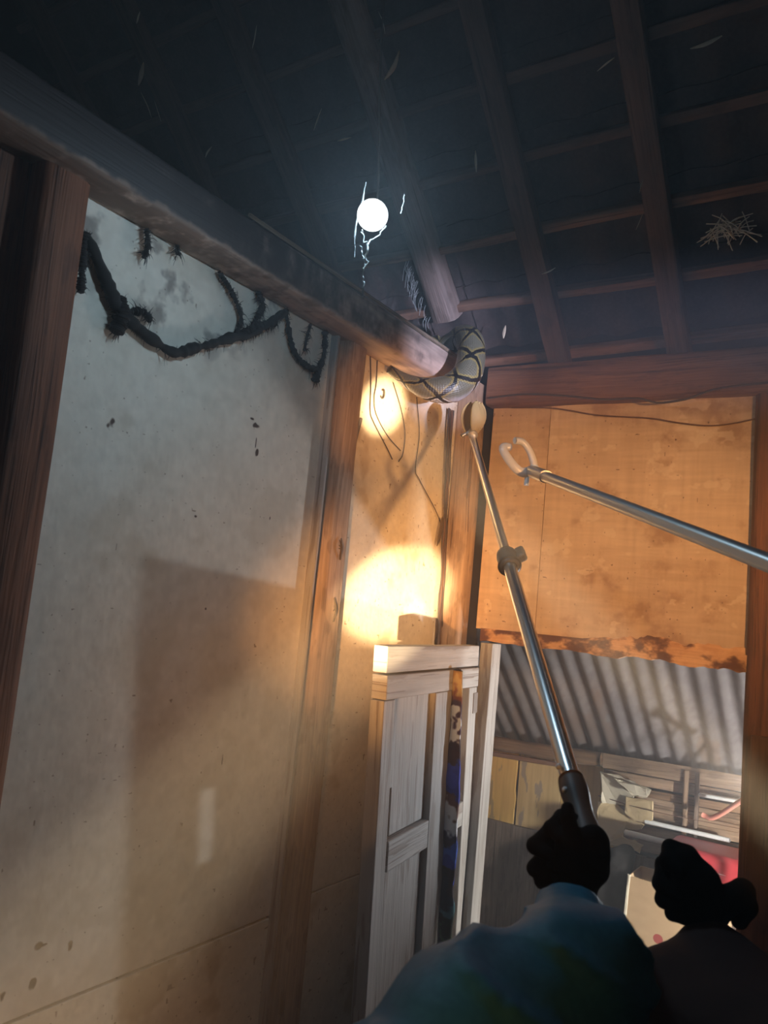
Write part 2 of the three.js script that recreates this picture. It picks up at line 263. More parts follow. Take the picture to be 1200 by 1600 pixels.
M.red = new THREE.MeshStandardMaterial({ color: new THREE.Color().setRGB(0.50, 0.045, 0.06), roughness: 0.35 });
M.lump = new THREE.MeshStandardMaterial({ color: new THREE.Color().setRGB(0.012, 0.010, 0.010), roughness: 1 });
M.glow = (c, i) => new THREE.MeshStandardMaterial({ color: 0xffffff, emissive: new THREE.Color().setRGB(...c), emissiveIntensity: i, roughness: 0.5 });

// ───────────────────────── room shell ─────────────────────────
const floor = mesh('floor', span(-2.6, 3.6, -0.1, 0, -1.6, 5.3, { grain: 'z' }), M.earth); tag(floor, null, null, null, 'structure');

const wallLeft = setting('wall_left');
{ // big plaster panel with its own uv
  const g = new RoundedBoxGeometry(0.05, 1.905, 1.0, 2, 0.004); g.translate(-0.025, 1.9725 + 0.0025, 1.47);
  const p = g.attributes.position, uv = new Float32Array(p.count * 2);
  for (let i = 0; i < p.count; i++) { uv[i * 2] = p.getZ(i) - 0.97; uv[i * 2 + 1] = (p.getY(i) - 1.02) / 1.91; }
  g.setAttribute('uv', new THREE.BufferAttribute(uv, 2)); part('panel', g, M.panel, wallLeft);
  part('panel', span(-0.05, 0, 0, 1.016, 0.97, 1.97), M.lime, wallLeft);
  part('panel', span(-0.05, 0, 1.044, 2.93, 0.09, 0.83), M.lime, wallLeft);
  part('panel', span(-0.05, 0, 0, 1.04, 0.09, 0.83), M.lime, wallLeft);
  for (let k = 0; k < 16; k++) part('plank', span(-0.05, 0.004 * (k % 2), 0, 2.93, 2.10 + k * 0.2, 2.297 + k * 0.2), k % 3 ? M.darkWood : M.redWood, wallLeft);
}
const mid = mesh('wooden_post', timber([-0.03, 0, 0.885], [-0.03, 2.9, 0.897], 0.14, 0.11, { up: [0, 0, 1], seed: 3, hew: 0.003 }), M.postWood);
tag(mid, 'pale wooden post between the two white wall panels, a grey cable beside it', 'post');
const edge = mesh('wooden_batten', timber([0.004, 0, 0.985], [0.004, 2.9, 0.993], 0.05, 0.014, { up: [0, 0, 1], seed: 13, hew: 0.002 }), M.paint);
tag(edge, 'thin pale batten nailed beside the middle post on the large white panel', 'batten');
const lp = mesh('wooden_post', timber([0.0, 0, 2.035], [0.0, 2.9, 2.05], 0.13, 0.12, { up: [0, 0, 1], seed: 5 }), M.redWood);
tag(lp, 'reddish brown wooden post at the left edge of the photo', 'post');
const cp = mesh('wooden_post', timber([0.045, 0, 0.030], [0.045, 3.0, 0.050], 0.10, 0.095, { up: [0, 0, 1], seed: 7, hew: 0.002 }), M.postWood);
tag(cp, 'pale wooden post standing in the room corner behind the cable bundle', 'post');
const rp = mesh('wooden_post', timber([1.255, 0, -0.040], [1.252, 2.9, -0.040], 0.15, 0.13, { up: [0, 0, 1], seed: 9 }), M.redWood);
tag(rp, 'reddish brown wooden post at the right of the doorway', 'post');
const block = mesh('wooden_block', timber([1.236, 1.36, 0.045], [1.236, 1.70, 0.045], 0.06, 0.04, { up: [0, 0, 1], seed: 10, hew: 0.002 }), M.plateWood);
tag(block, 'short wooden block fixed low on the right reddish post', 'block');

const wallBack = setting('wall_back');
part('panel', span(0.13, 0.392, 1.955, 2.93, -0.04, 0, { r: 0.0015 }), M.ply, wallBack); part('panel', span(0.394, 1.185, 1.955, 2.93, -0.04, 0, { r: 0.0015 }), M.ply, wallBack);
part('panel', span(0.0, 0.13, 0, 2.93, -0.05, -0.01), M.nearBlack, wallBack);
for (let k = 0; k < 12; k++) part('plank', span(1.30 + k * 0.19, 1.487 + k * 0.19, 0, 2.95, -0.04, 0.003 * (k % 2)), k % 2 ? M.darkWood : M.sootWood, wallBack);
part('plank', span(1.185, 1.30, 0, 2.95, -0.05, -0.03), M.darkWood, wallBack);
for (let k = 0; k < 14; k++) part('plank', span(-2.6 + k * 0.185, -2.418 + k * 0.185, 0, 3.0, -0.05, 0), M.sootWood, wallBack);
{ // rotten header edge over the doorway
  const pts = [[0.16, 1.958], [1.19, 1.962]];
  for (let k = 0; k <= 120; k++) { const x = 1.19 - k * 1.03 / 120, rot = step(0.45, 0.9, x); pts.push([x, 1.905 + (noise3(x * 26, 3, 1) - 0.5) * 0.010 * (1 + rot) + (noise3(x * 90, 3, 7) - 0.5) * 0.004 * rot]); }
  const g = extrude(pts, 0.035, 0.0); g.translate(0, 0, -0.02); g.computeVertexNormals(); uvBox(g, 'x'); part('lintel', g, M.rotWood, wallBack);
  const up = [[0.55, 1.955]]; for (let k = 0; k <= 90; k++) { const x = 0.55 + k * 0.63 / 90; up.push([x, 1.956 + step(0.55, 0.75, x) * (0.010 + 0.016 * noise3(x * 30, 1, 1) + 0.010 * noise3(x * 80, 1, 4)) + 0.016 * Math.exp(-Math.pow((x - 0.86) / 0.05, 2))]); } up.push([1.18, 1.955]);
  const h = extrude(up, 0.006, 0.0); uvBox(h, 'x'); part('rotten_strip', h, M.rotWood, wallBack);
}
const plate = mesh('wooden_beam', timber([0.12, 2.985, 0.0], [2.2, 2.955, 0.0], 0.13, 0.165, { seed: 21, hew: 0.008, n: 30, round: 0.12 }), M.plateWood);
tag(plate, 'brown wooden wall plate across the top of the doorway wall', 'beam', null, 'thing');
const beam = mesh('wooden_beam', timber([0.065, 2.958, 4.5], [0.065, 2.955, 0.27], 0.13, 0.122, { seed: 23, hew: 0.0015, n: 60, round: 0.10, own: true }), M.darkTopBeam);
tag(beam, 'long wooden beam along the left wall with the snake coiled on its free end', 'beam', null, 'thing');
const strip = mesh('bamboo_strip', tube([[0.124, 3.0265, 1.56], [0.123, 3.0262, 1.1], [0.124, 3.0255, 0.75], [0.122, 3.025, 0.31]], (t) => 0.0055 + t * 0.002, { seg: 24, rad: 7 }), M.paleWood);
tag(strip, 'thin pale bamboo strip lying along the top of the long beam', 'strip');

for (const [n, a] of [['wall_front', [-2.6, 3.6, 0, 4.2, 5.2, 5.3]], ['wall_right', [3.5, 3.6, 0, 5.4, -0.1, 5.3]], ['wall_outer', [-2.7, -2.6, 0, 5.4, -1.6, 5.3]]])
  tag(mesh(n, span(...a, { grain: 'y' }), M.darkWood), null, null, null, 'structure');

// roof: rafters, battens and tiles of the near slope, one slab behind
const T43 = Math.tan(43 * D2R), C43 = Math.cos(43 * D2R), S43 = Math.sin(43 * D2R);
const roof = setting('ceiling');
const under = (z, up = 0) => 3.05 + z * T43 + up / C43;
for (const [i, x] of [-1.5, -1.02, -0.54, -0.05, 0.415, 0.895, 1.375, 1.855, 2.335, 2.815].entries()) {
  const big = i === 3, h = big ? 0.10 : 0.055, w = big ? 0.115 : 0.085, z0 = big ? 0.16 : -0.18;
  const y = (z) => under(z, h / 2 + (big ? 0.01 : 0));
  part('rafter', timber([x, y(z0), z0], [x + 0.01, y(2.55), 2.55], w, h, { up: [0, C43, -S43], seed: 40 + i, hew: 0.006, n: 30, round: big ? 0.3 : 0.15 }), big ? M.purpleWood : M.rafterWood, roof);
}
for (let k = -1; k < 13; k++) {
  const z = 0.165 + k * 0.195, y = under(z, 0.055 + 0.03);
  part('batten', timber([-1.7, y, z], [3.4, y + (hash(k, 3, 1) - 0.5) * 0.02, z], 0.035, 0.05, { up: [0, C43, -S43], seed: 70 + k, hew: 0.006, n: 40 }), k < 2 ? M.battenWood : M.rafterWood, roof);
}
{ // clay tiles seen from below
  const tiles = [0, 1, 2].map((s) => {
    const pos = [], uv = [], idx = [], n = 8; const W = 0.232, Lh = 0.31;
    for (const lay of [0, 1]) for (let k = 0; k <= 3; k++) for (let i = 0; i <= n; i++) { const u = i / n, x = (u - 0.5) * W, b = 0.018 * Math.sin((u * 1.2 - 0.1) * Math.PI * 2) + (hash(s, i, k) - 0.5) * 0.003; pos.push(x, b + lay * 0.012, (k / 3 - 0.5) * Lh); uv.push(u * W + s * 0.3, k / 3 * Lh + s * 0.2); }
    const row = n + 1, lay = row * 4;
    for (let k = 0; k < 3; k++) for (let i = 0; i < n; i++) { const a = k * row + i; idx.push(a, a + 1, a + row, a + 1, a + row + 1, a + row); const b = a + lay; idx.push(b, b + row, b + 1, b + 1, b + row, b + row + 1); }
    for (let i = 0; i < n; i++) { idx.push(i, i + lay, i + 1, i + 1, i + lay, i + 1 + lay); const e = 3 * row + i; idx.push(e, e + 1, e + lay, e + 1, e + 1 + lay, e + lay); }
    const g = new THREE.BufferGeometry(); g.setAttribute('position', new THREE.Float32BufferAttribute(pos, 3)); g.setAttribute('uv', new THREE.Float32BufferAttribute(uv, 2)); g.setIndex(idx); return toCreasedNormals(g, 0.7);
  });
  const r = rng(77);
  for (let j = -1; j < 8; j++) for (let i = 0; i < 17; i++) {
    const z = 0.165 + 0.195 * (j + 0.5), x = -1.62 + i * 0.222 + (r() - 0.5) * 0.008;
    const t = part('tile', tiles[(i * 3 + j * 5 + 50) % 3], M.tile, roof);
    t.position.set(x, under(z, 0.055 + 0.085 + (r() - 0.5) * 0.006), z); t.rotation.set(-43 * D2R + 0.045 + (r() - 0.5) * 0.02, (r() - 0.5) * 0.03, 0, 'XYZ');
  }
  const slab = box(6.3, 0.05, 4.4, 0, 0, 0, { grain: 'z' }); slab.rotateX(-43 * D2R); slab.translate(0.45, under(1.25, 0.24), 1.25); part('underlay', slab, M.nearBlack, roof);
  const far = box(6.3, 0.05, 4.2, 0, 0, 0, { grain: 'z' }); far.rotateX(43 * D2R); far.translate(0.45, 4.42, 4.3); part('underlay', far, M.nearBlack, roof);
}

// ───────────────────────── door ─────────────────────────
const jamb = setting('trim_1');
part('jamb', span(0.17, 0.225, 0, 1.90, -0.06, 0.025), M.paint, jamb);
part('jamb', span(1.18, 1.21, 0, 1.90, -0.06, -0.005), M.darkWood, jamb);
const door = new THREE.Group(); door.name = 'door_1'; scene.add(door);
tag(door, 'worn white panelled wooden door standing open beside the doorway', 'door', null, 'structure');
door.position.set(0.19, 0, 0.05); door.rotation.y = -81.6 * D2R;
{ // local x from hinge to free edge, visible face at z = 0; the old leaf has sagged out of square
  const sag = (g) => { const p = g.attributes.position; for (let i = 0; i < p.count; i++) p.setX(i, p.getX(i) + (p.getY(i) - 1.9) * 0.085); g.computeVertexNormals(); return g; };
  const S = (x0, x1, y0, y1, z0 = 0, z1 = 0.048, o = {}) => sag(span(x0, x1, y0, y1, z0, z1, { r: 0.004, ...o }));
  part('rail', S(0.036, 0.93, 1.806, 1.888, 0, 0.048, { grain: 'x' }), M.paint, door);
  part('rail', S(0.036, 0.93, 1.725, 1.800, -0.004, 0.048, { grain: 'x' }), M.paint, door);
  part('stile', S(0.85, 0.934, 0.03, 1.7235), M.paint, door);
  part('stile', S(0.036, 0.13, 0.03, 1.7235), M.paint, door);
  part('stile', S(0.255, 0.495, 0.03, 1.7235), M.paint, door);
  part('rail', S(0.497, 0.836, 1.19, 1.285, 0, 0.044, { grain: 'x' }), M.paint, door);
  part('rail', S(0.132, 0.253, 1.19, 1.285, 0, 0.044, { grain: 'x' }), M.paint, door);
  part('rail', S(0.497, 0.848, 0.03, 0.30, 0, 0.044, { grain: 'x' }), M.paint, door);
  part('rail', S(0.132, 0.253, 0.03, 0.30, 0, 0.044, { grain: 'x' }), M.paint, door);
  part('door_panel', S(0.497, 0.79, 1.287, 1.722, 0.022, 0.036), M.paint, door);
  part('door_panel', S(0.792, 0.848, 1.44, 1.722, 0.018, 0.034), M.paint, door);
  part('door_panel', S(0.132, 0.253, 1.287, 1.722, 0.030, 0.042), M.paint, door);
  part('door_panel', S(0.497, 0.836, 0.302, 1.188, 0.022, 0.036), M.paint, door);
  part('door_panel', S(0.132, 0.253, 0.302, 1.188, 0.030, 0.042), M.paint, door);
  part('hinge', sag(mergeGeometries([new THREE.CylinderGeometry(0.007, 0.007, 0.09, 10).translate(0.028, 1.66, 0.01), new THREE.BoxGeometry(0.05, 0.08, 0.003).translate(0.055, 1.66, -0.0015)])), M.greyCable, door);
  part('hinge', sag(mergeGeometries([new THREE.CylinderGeometry(0.007, 0.007, 0.09, 10).translate(0.028, 0.25, 0.01), new THREE.BoxGeometry(0.05, 0.08, 0.003).translate(0.055, 0.25, -0.0015)])), M.greyCable, door);
}
{ // a narrow twisted strip of cloth hung on the door's centre stile
  const clothTex = tex(32, 512, (u, v) => {
    const y = 1 - v, n = fbm(u, v, 4, 24, 9, 3), cols = [[150, 116, 70], [176, 150, 100], [120, 70, 50], [60, 40, 60], [200, 206, 210], [44, 24, 28], [60, 34, 30], [52, 66, 170], [44, 54, 150], [96, 58, 46], [210, 210, 212], [60, 46, 66], [64, 100, 196], [46, 62, 160], [52, 40, 40], [30, 44, 60], [70, 110, 120], [26, 34, 30], [70, 92, 60], [24, 26, 24]];
    const k = clamp(y * cols.length + (n - 0.5) * 3.2 + (u - 0.5) * 1.2, 0, cols.length - 1.001); return mix3(cols[Math.floor(k)], cols[Math.floor(k) + 1] ?? cols[0], step(0.3, 0.7, k % 1));
  });
  clothTex.repeat.set(1, 1 / 1.1); 
  const r = rng(5), pts = [];
  for (let k = 0; k <= 22; k++) { const y = 1.80 - k * 0.05, u = 0.325 - (1.80 - y) * 0.105 + (r() - 0.5) * 0.012; const th = -81.6 * D2R; pts.push([0.19 + u * Math.cos(th) + 0.022, y, 0.05 - u * Math.sin(th) + 0.003]); }
  const g = tube(pts, (t) => 0.019 + 0.012 * noise3(t * 14, 2, 3) + 0.006 * t, { seg: 90, rad: 7, flat: 0.5 });
  const p = g.attributes.uv; for (let i = 0; i < p.count; i++) p.setY(i, 1.1 - p.getY(i));
  tag(mesh('cloth_strip', g, new THREE.MeshStandardMaterial({ map: clothTex, roughness: 0.9 })), 'narrow twisted blue and brown cloth strip hanging down the white panelled door', 'cloth');
}

// ───────────────────────── bulb, cobwebs, scraps ─────────────────────────
{
  const t = thing('light_bulb', 'glowing round white light bulb hanging below the dark roof', 'bulb', BULB.at);
  const axis = V(0.98, -0.85, 1.30).normalize(), q = new THREE.Quaternion().setFromUnitVectors(V(0, -1, 0), axis);
  part('globe', new THREE.SphereGeometry(0.034, 36, 24), M.glow([0.92, 0.97, 1], 3.2), t);
  const base = new THREE.LatheGeometry([[0.0265, 0.022], [0.027, 0.04], [0.021, 0.058], [0.015, 0.062], [0.015, 0.085], [0.019, 0.088], [0.019, 0.12], [0.0, 0.122]].map(([x, y]) => new THREE.Vector2(x, y)), 24); base.applyQuaternion(q);
  part('socket', base, M.plasticWhite, t);
  const e = V(0, 0.12, 0).applyQuaternion(q);
  part('cord', tube([[e.x, e.y, e.z], [e.x - 0.03, e.y + 0.1, e.z - 0.05], [e.x - 0.05, 3.5 - 2.853, e.z - 0.02], [e.x - 0.05, under(1.56) - 2.853 + 0.02, e.z]], 0.003, { seg: 30, rad: 6 }), M.cable, t);
  const l = new THREE.PointLight(new THREE.Color().setRGB(...BULB.color), BULB.intensity); l.castShadow = true; l.shadow.radius = 1.6; l.name = 'bulb'; l.position.set(...BULB.at); scene.add(l);
}
const strand = (pts, r) => tube(pts, r, { seg: 26, rad: 5 });
{ // dusty cobweb threads round the bulb
  const [bx, by, bz] = BULB.at, wig = (a, b, n, amp, seed) => { const r = rng(seed), o = []; for (let k = 0; k <= n; k++) { const t = k / n; o.push([0, 1, 2].map((c) => lerp(a[c], b[c], t) + (r() - 0.5) * amp * (k && k < n ? 1 : 0.2))); } return o; };
  const rx = 0.82, rz = -0.56; // along the picture's horizontal
  const at = (h, v, d = 0) => [bx + rx * h, by + v, bz + rz * h + d];
  const gs = [];
  gs.push(tube(wig(at(-0.036, -0.055), at(-0.022, 0.075), 7, 0.004, 4), (t) => 0.0008 + 0.0018 * Math.sin(t * 3.1), { seg: 24, rad: 5 }));
  gs.push(tube(wig(at(-0.034, -0.03), at(-0.030, -0.10), 6, 0.005, 5), 0.0007, { seg: 20, rad: 5 }));
  gs.push(tube(wig(at(-0.02, -0.035), at(-0.005, -0.07), 6, 0.010, 6), 0.0012, { seg: 20, rad: 5 }));
  gs.push(tube(wig(at(0.034, -0.02), at(-0.004, -0.068), 7, 0.010, 7), 0.0014, { seg: 24, rad: 5 }));
  gs.push(tube(wig(at(-0.006, -0.066), at(-0.004, -0.19), 14, 0.012, 8), (t) => 0.0006 + 0.0022 * noise3(t * 20, 1, 1), { seg: 60, rad: 5 }));
  gs.push(tube(wig(at(-0.02, -0.075), at(-0.006, -0.12), 8, 0.012, 9), 0.001, { seg: 30, rad: 5 }));
  gs.push(tube(wig(at(0.062, 0.01), at(0.066, 0.055), 5, 0.003, 10), 0.001, { seg: 16, rad: 5 }));
  tag(mesh('cobweb', mergeGeometries(gs), M.web), 'wispy dusty cobweb threads clinging round the glowing light bulb', 'cobweb', null, 'stuff');
}
{ // tattered threads at the low end of the big rafter
  const r = rng(61), gs = [];
  for (let k = 0; k < 34; k++) { const x = -0.115 + (r() - 0.5) * 0.03, z = 0.22 + r() * 0.20, y = under(z, 0.0) + 0.01, l = 0.03 + r() * 0.07; gs.push(strand([[x, y, z], [x - 0.01 + r() * 0.01, y - l * 0.5, z + 0.006], [x + (r() - 0.5) * 0.02, y - l, z + 0.004]], 0.0011)); }
  tag(mesh('cobweb', mergeGeometries(gs), M.web), 'ragged pale cobweb fringe hanging at the lower end of the thick rafter', 'cobweb', null, 'stuff');
}
{ // sooty cobweb garlands sagging on the large wall panel, below the beam
  const G = [];
  const rope = (pts, r, seed, fuzz = 30) => {
    const v = pts.map(([z, y, s = 1]) => [0.018, y, z]); const rr = rng(seed);
    G.push(tube(v, (t) => r * (0.40 + 0.7 * noise3(t * 18, seed, 2) + 0.6 * noise3(t * 70, seed, 8)), { seg: 140, rad: 8, flat: 1 }));
    const c = new THREE.CatmullRomCurve3(v.map((p) => V(...p)));
    for (let k = 0; k < fuzz * 6; k++) { const p = c.getPoint(rr()), l = 0.012 + rr() * rr() * 0.034, a = rr() * 6.28; G.push(tube([[p.x, p.y, p.z], [p.x + 0.004, p.y + Math.sin(a) * l * 0.5, p.z + Math.cos(a) * l * 0.5], [p.x, p.y + Math.sin(a) * l - 0.006, p.z + Math.cos(a) * l]], (t) => 0.0014 * (1 - t * 0.8), { seg: 4, rad: 4 })); }
  };
  rope([[1.963, 2.80], [1.93, 2.76], [1.885, 2.705], [1.845, 2.655], [1.815, 2.645], [1.75, 2.625], [1.664, 2.612], [1.60, 2.645], [1.549, 2.672], [1.47, 2.72], [1.40, 2.755], [1.322, 2.82], [1.257, 2.88]], 0.0125, 3, 60);
  rope([[1.845, 2.69], [1.838, 2.64], [1.845, 2.60]], 0.016, 9, 26);
  rope([[1.83, 2.66], [1.775, 2.68], [1.75, 2.665]], 0.008, 10, 16);
  rope([[1.965, 2.80], [1.962, 2.74], [1.955, 2.66]], 0.008, 11, 16);
  rope([[1.46, 2.72], [1.44, 2.79], [1.49, 2.85], [1.545, 2.885]], 0.006, 12, 20);
  rope([[1.40, 2.76], [1.38, 2.81], [1.36, 2.86], [1.385, 2.89]], 0.0075, 13, 30);
  rope([[1.43, 2.745], [1.37, 2.79], [1.30, 2.83]], 0.010, 14, 40);
  tag(mesh('cobweb', mergeGeometries(G.splice(0)), M.nearBlack), 'thick sooty cobweb garland sagging across the top of the large white panel', 'cobweb', null, 'stuff');
  rope([[1.257, 2.885], [1.235, 2.83], [1.205, 2.778], [1.16, 2.752], [1.10, 2.746], [1.066, 2.765], [1.05, 2.82], [1.058, 2.885]], 0.008, 4, 34);
  rope([[1.07, 2.76], [1.075, 2.735], [1.08, 2.71]], 0.010, 15, 14);
  rope([[1.135, 2.885], [1.145, 2.83], [1.15, 2.79]], 0.004, 16, 10);
  tag(mesh('cobweb', mergeGeometries(G.splice(0)), M.nearBlack), 'small sooty cobweb loop beside the middle post, under the beam', 'cobweb', null, 'stuff');
  rope([[1.80, 2.89], [1.79, 2.85], [1.797, 2.815]], 0.006, 5, 16);
  rope([[1.70, 2.895], [1.695, 2.87]], 0.004, 6, 8);
  tag(mesh('cobweb', mergeGeometries(G.splice(0)), M.nearBlack), 'short sooty tuft hanging from the beam near the left post', 'cobweb', null, 'stuff');
}
{ // slivers of straw and leaf caught under the roof
  const grp = 'pale scraps caught under the dark roof';
  const sliver = (c, dx, dy, w, label, seed) => {
    const L = Math.hypot(dx, dy), r = rng(seed), a = [c[0] - 0.83 * dx / 2, c[1] - dy / 2, c[2] + 0.55 * dx / 2], b = [c[0] + 0.83 * dx / 2, c[1] + dy / 2, c[2] - 0.55 * dx / 2], m = a.map((x, i) => (x + b[i]) / 2 + (r() - 0.5) * L * 0.14);
    const o = mesh('straw_scrap', tube([a, m, b], (t) => w * (0.25 + 0.75 * Math.sin(clamp(t, 0.02, 0.98) * Math.PI)), { seg: 12, rad: 6, flat: 0.3 }), M.scrap);
    tag(o, label, 'straw', grp);
  };
  sliver([-0.97, 4.04, 1.20], 0.008, 0.10, 0.011, 'wide pale leaf scrap hanging in the dark upper left of the roof', 1);
  sliver([-1.02, 3.97, 1.12], 0.06, -0.11, 0.004, 'thin straw scrap below the upper left leaf scrap, the longer of a pair', 2); sliver([-0.98, 3.95, 1.09], 0.04, -0.09, 0.003, 'thin straw scrap below the upper left leaf scrap, the shorter of a pair', 3);
  sliver([0.15, 3.83, 1.02], 0.04, 0.11, 0.011, 'wide pale leaf scrap hanging from the roof above the light bulb', 4);
  sliver([0.15, 3.93, 1.10], 0.03, -0.08, 0.003, 'thin straw scrap at the top edge above the leaf scrap over the bulb', 5); sliver([-0.85, 4.15, 1.33], 0.006, 0.05, 0.004, 'tiny straw scrap near the top left corner above the wide leaf scrap', 6);
  sliver([-0.80, 3.80, 0.95], 0.02, 0.05, 0.004, 'tiny straw scrap in the dark between the cobweb garland and upper left leaf', 7); sliver([-0.22, 3.78, 0.95], 0.02, 0.09, 0.004, 'thin straw scrap up left of the light bulb, the upright one', 8);
  sliver([-0.14, 3.72, 0.88], 0.05, 0.02, 0.004, 'thin straw scrap up left of the light bulb, lying flat', 9); sliver([0.34, 3.60, 0.72], -0.01, 0.08, 0.005, 'upright straw scrap under the rafter right of the light bulb', 10);
  sliver([0.84, 3.72, 0.85], 0.05, 0.05, 0.004, 'slanting straw scrap on the right rafter near the top', 11); sliver([1.13, 3.70, 0.84], 0.09, 0.05, 0.007, 'broad slanting straw scrap near the top right corner', 12);
  sliver([0.50, 3.31, 0.38], 0.05, 0.03, 0.003, 'slanting straw scrap on the middle rafter right of the snake', 13); sliver([0.88, 3.47, 0.55], 0.01, 0.05, 0.004, 'small upright straw scrap on the right rafter, the upper', 14);
  sliver([0.245, 3.17, 0.19], 0.004, 0.055, 0.007, 'small pale drip shaped scrap below the lowest batten near the snake', 15);
  sliver([0.85, 3.40, 0.45], 0.02, 0.06, 0.004, 'small upright straw scrap on the right rafter, the lower', 16); sliver([-0.34, 3.98, 1.2], 0.005, 0.09, 0.003, 'thin upright straw scrap near the top edge left of the bulb', 17);
  const r = rng(8), gs = [];
  for (let k = 0; k < 40; k++) { const x = 1.13 + (r() - 0.5) * 0.10, y = 3.35 + (r() - 0.5) * 0.06, z = 0.36 + r() * 0.03, a = r() * 6.28, l = 0.03 + r() * 0.05; gs.push(strand([[x - Math.cos(a) * l, y - Math.sin(a) * l * 0.6, z], [x, y + 0.004, z + 0.01], [x + Math.cos(a) * l, y + Math.sin(a) * l * 0.6, z]], 0.0018)); }
  tag(mesh('straw_tuft', mergeGeometries(gs), M.scrap), 'ragged straw tuft stuck on a batten at the right under the roof', 'straw', null, 'stuff');
}

// ───────────────────────── python ─────────────────────────
{
  const snakeTex = tex(256, 1024, (u, v) => {                  // u round the body, v along it: netted dark lines round olive and grey fields
    const n = (fbm(u, v, 8, 16, 3, 3) - 0.5) * 0.16, a = Math.abs(((u + 0.5) % 1) - 0.5) * 2;    // 0 on the back, 1 on the belly
    const f = (x) => Math.abs(x - Math.round(x)), p = v * 7.5 + a * 1.2 + n * 1.7, q = v * 7.5 - a * 1.2 + n * 0.9, d = Math.min(f(p), f(q)), back = step(0.62, 0.40, a + n);
    let c = mix3([168, 166, 170], [100, 96, 80], back);
    if (d < 0.15) c = mix3(c, [132, 116, 70], 0.75 * back + 0.15);
    if (d < 0.07) c = [22, 20, 22];
    if (d > 0.062 && d < 0.10 && a > 0.45 && a < 0.7) c = [214, 214, 214];
    if (a > 0.86) c = mix3(c, [206, 200, 192], 0.8);
    const sc = (Math.sin((u * 46 + v * 110) * Math.PI) * Math.sin((u * 46 - v * 110) * Math.PI)) * 10; return c.map((x) => x + sc + n * 90);
  });
  snakeTex.repeat.set(1, 1.0);
  const scaleBump = tex(256, 256, (u, v) => { const s = 128 + 120 * Math.sin((u * 24 + v * 24) * Math.PI) * Math.sin((u * 24 - v * 24) * Math.PI); return [s, s, s]; }, false);
  scaleBump.repeat.set(2, 5);
  const path = [[0.045, 2.868, 0.705], [0.066, 2.852, 0.665], [0.115, 2.826, 0.625], [0.17, 2.815, 0.585], [0.222, 2.832, 0.54], [0.250, 2.892, 0.49], [0.240, 2.974, 0.446], [0.206, 3.058, 0.40], [0.150, 3.098, 0.36], [0.09, 3.088, 0.33], [0.03, 3.08, 0.32], [-0.05, 3.08, 0.37]];
  const g = tube(path, (t) => t < 0.30 ? lerp(0.016, 0.052, sm(t / 0.30)) : t > 0.9 ? lerp(0.054, 0.034, (t - 0.9) * 10) : 0.052 + 0.004 * Math.sin(t * 5), { seg: 150, rad: 30, twist: 0.30 });
  const s = thing('python', 'patterned python coiled around the free end of the long beam', 'snake');
  part('body', g, new THREE.MeshPhysicalMaterial({ map: snakeTex, bumpMap: scaleBump, bumpScale: 0.0012, roughness: 0.42, clearcoat: 0.25, clearcoatRoughness: 0.35 }), s);
  part('head', tube([[-0.05, 3.08, 0.37], [-0.075, 3.082, 0.40], [-0.10, 3.078, 0.44], [-0.115, 3.07, 0.475]], (t) => 0.034 + 0.012 * Math.sin(t * 3.4) - 0.014 * t, { seg: 30, rad: 18, flat: 0.7 }), new THREE.MeshStandardMaterial({ map: snakeTex, roughness: 0.45 }), s);
}

// ───────────────────────── cables on the walls ─────────────────────────
const cable = (pts, r, label, mat = M.cable, group) => tag(mesh('cable', tube(pts, r, { seg: 60, rad: 7 }), mat), label, 'cable', group);
cable([[0.010, 2.895, 0.78], [0.008, 2.80, 0.757], [0.008, 2.706, 0.745], [0.008, 2.67, 0.72], [0.010, 2.592, 0.615], [0.008, 2.56, 0.57]], 0.0022, 'thin dark wire hanging left of the upper bright spot, the outer of two');
cable([[0.010, 2.895, 0.735], [0.009, 2.81, 0.725], [0.008, 2.757, 0.728], [0.008, 2.70, 0.705], [0.009, 2.64, 0.62], [0.008, 2.605, 0.52]], 0.002, 'thin dark wire crossing the upper bright spot, the inner of two');
cable([[0.012, 2.845, 0.62], [0.01, 2.76, 0.545], [0.008, 2.68, 0.50], [0.008, 2.60, 0.50], [0.008, 2.56, 0.525]], 0.0018, 'thin dark wire curving down below the coiled snake');
cable([[0.008, 2.84, 0.44], [0.008, 2.70, 0.395], [0.008, 2.56, 0.40], [0.008, 2.52, 0.36], [0.012, 2.42, 0.22], [0.014, 2.36, 0.16]], 0.0018, 'thin faint wire slanting down the white strip into the corner bundle');
cable([[0.009, 2.66, 0.795], [0.010, 2.55, 0.822], [0.01, 2.44, 0.838], [0.01, 2.422, 0.838], [0.012, 2.32, 0.842], [0.012, 2.198, 0.852], [0.012, 2.02, 0.862], [0.01, 1.853, 0.862], [0.01, 1.60, 0.855], [0.01, 1.455, 0.858], [0.01, 1.2, 0.855], [0.01, 0.6, 0.855]], (t) => 0.0055, 'grey cable running down beside the pale middle post', M.greyCable);
for (let k = 0; k < 5; k++) {
  const o = (k - 2) * 0.010, r = rng(90 + k), j = () => (r() - 0.5) * 0.012, pts = [];
  for (let i = 0; i <= 14; i++) { const y = 2.86 - i * 0.072; pts.push([0.010 + Math.abs(j()) * 0.8 + 0.006, y, 0.180 - (2.86 - y) * 0.078 + o * (1 - 0.35 * Math.sin(i / 14 * 3.1)) + j() * 0.9]); }
  cable(pts, 0.0036, ['dark wire at the left edge of the corner wire bundle', 'brown wire second from the left in the corner wire bundle', 'dark wire in the middle of the corner wire bundle', 'brown wire second from the right in the corner wire bundle', 'dark wire at the right edge of the corner wire bundle'][k], k % 2 ? M.brownCable : M.cable, 'wires of the corner bundle');
}
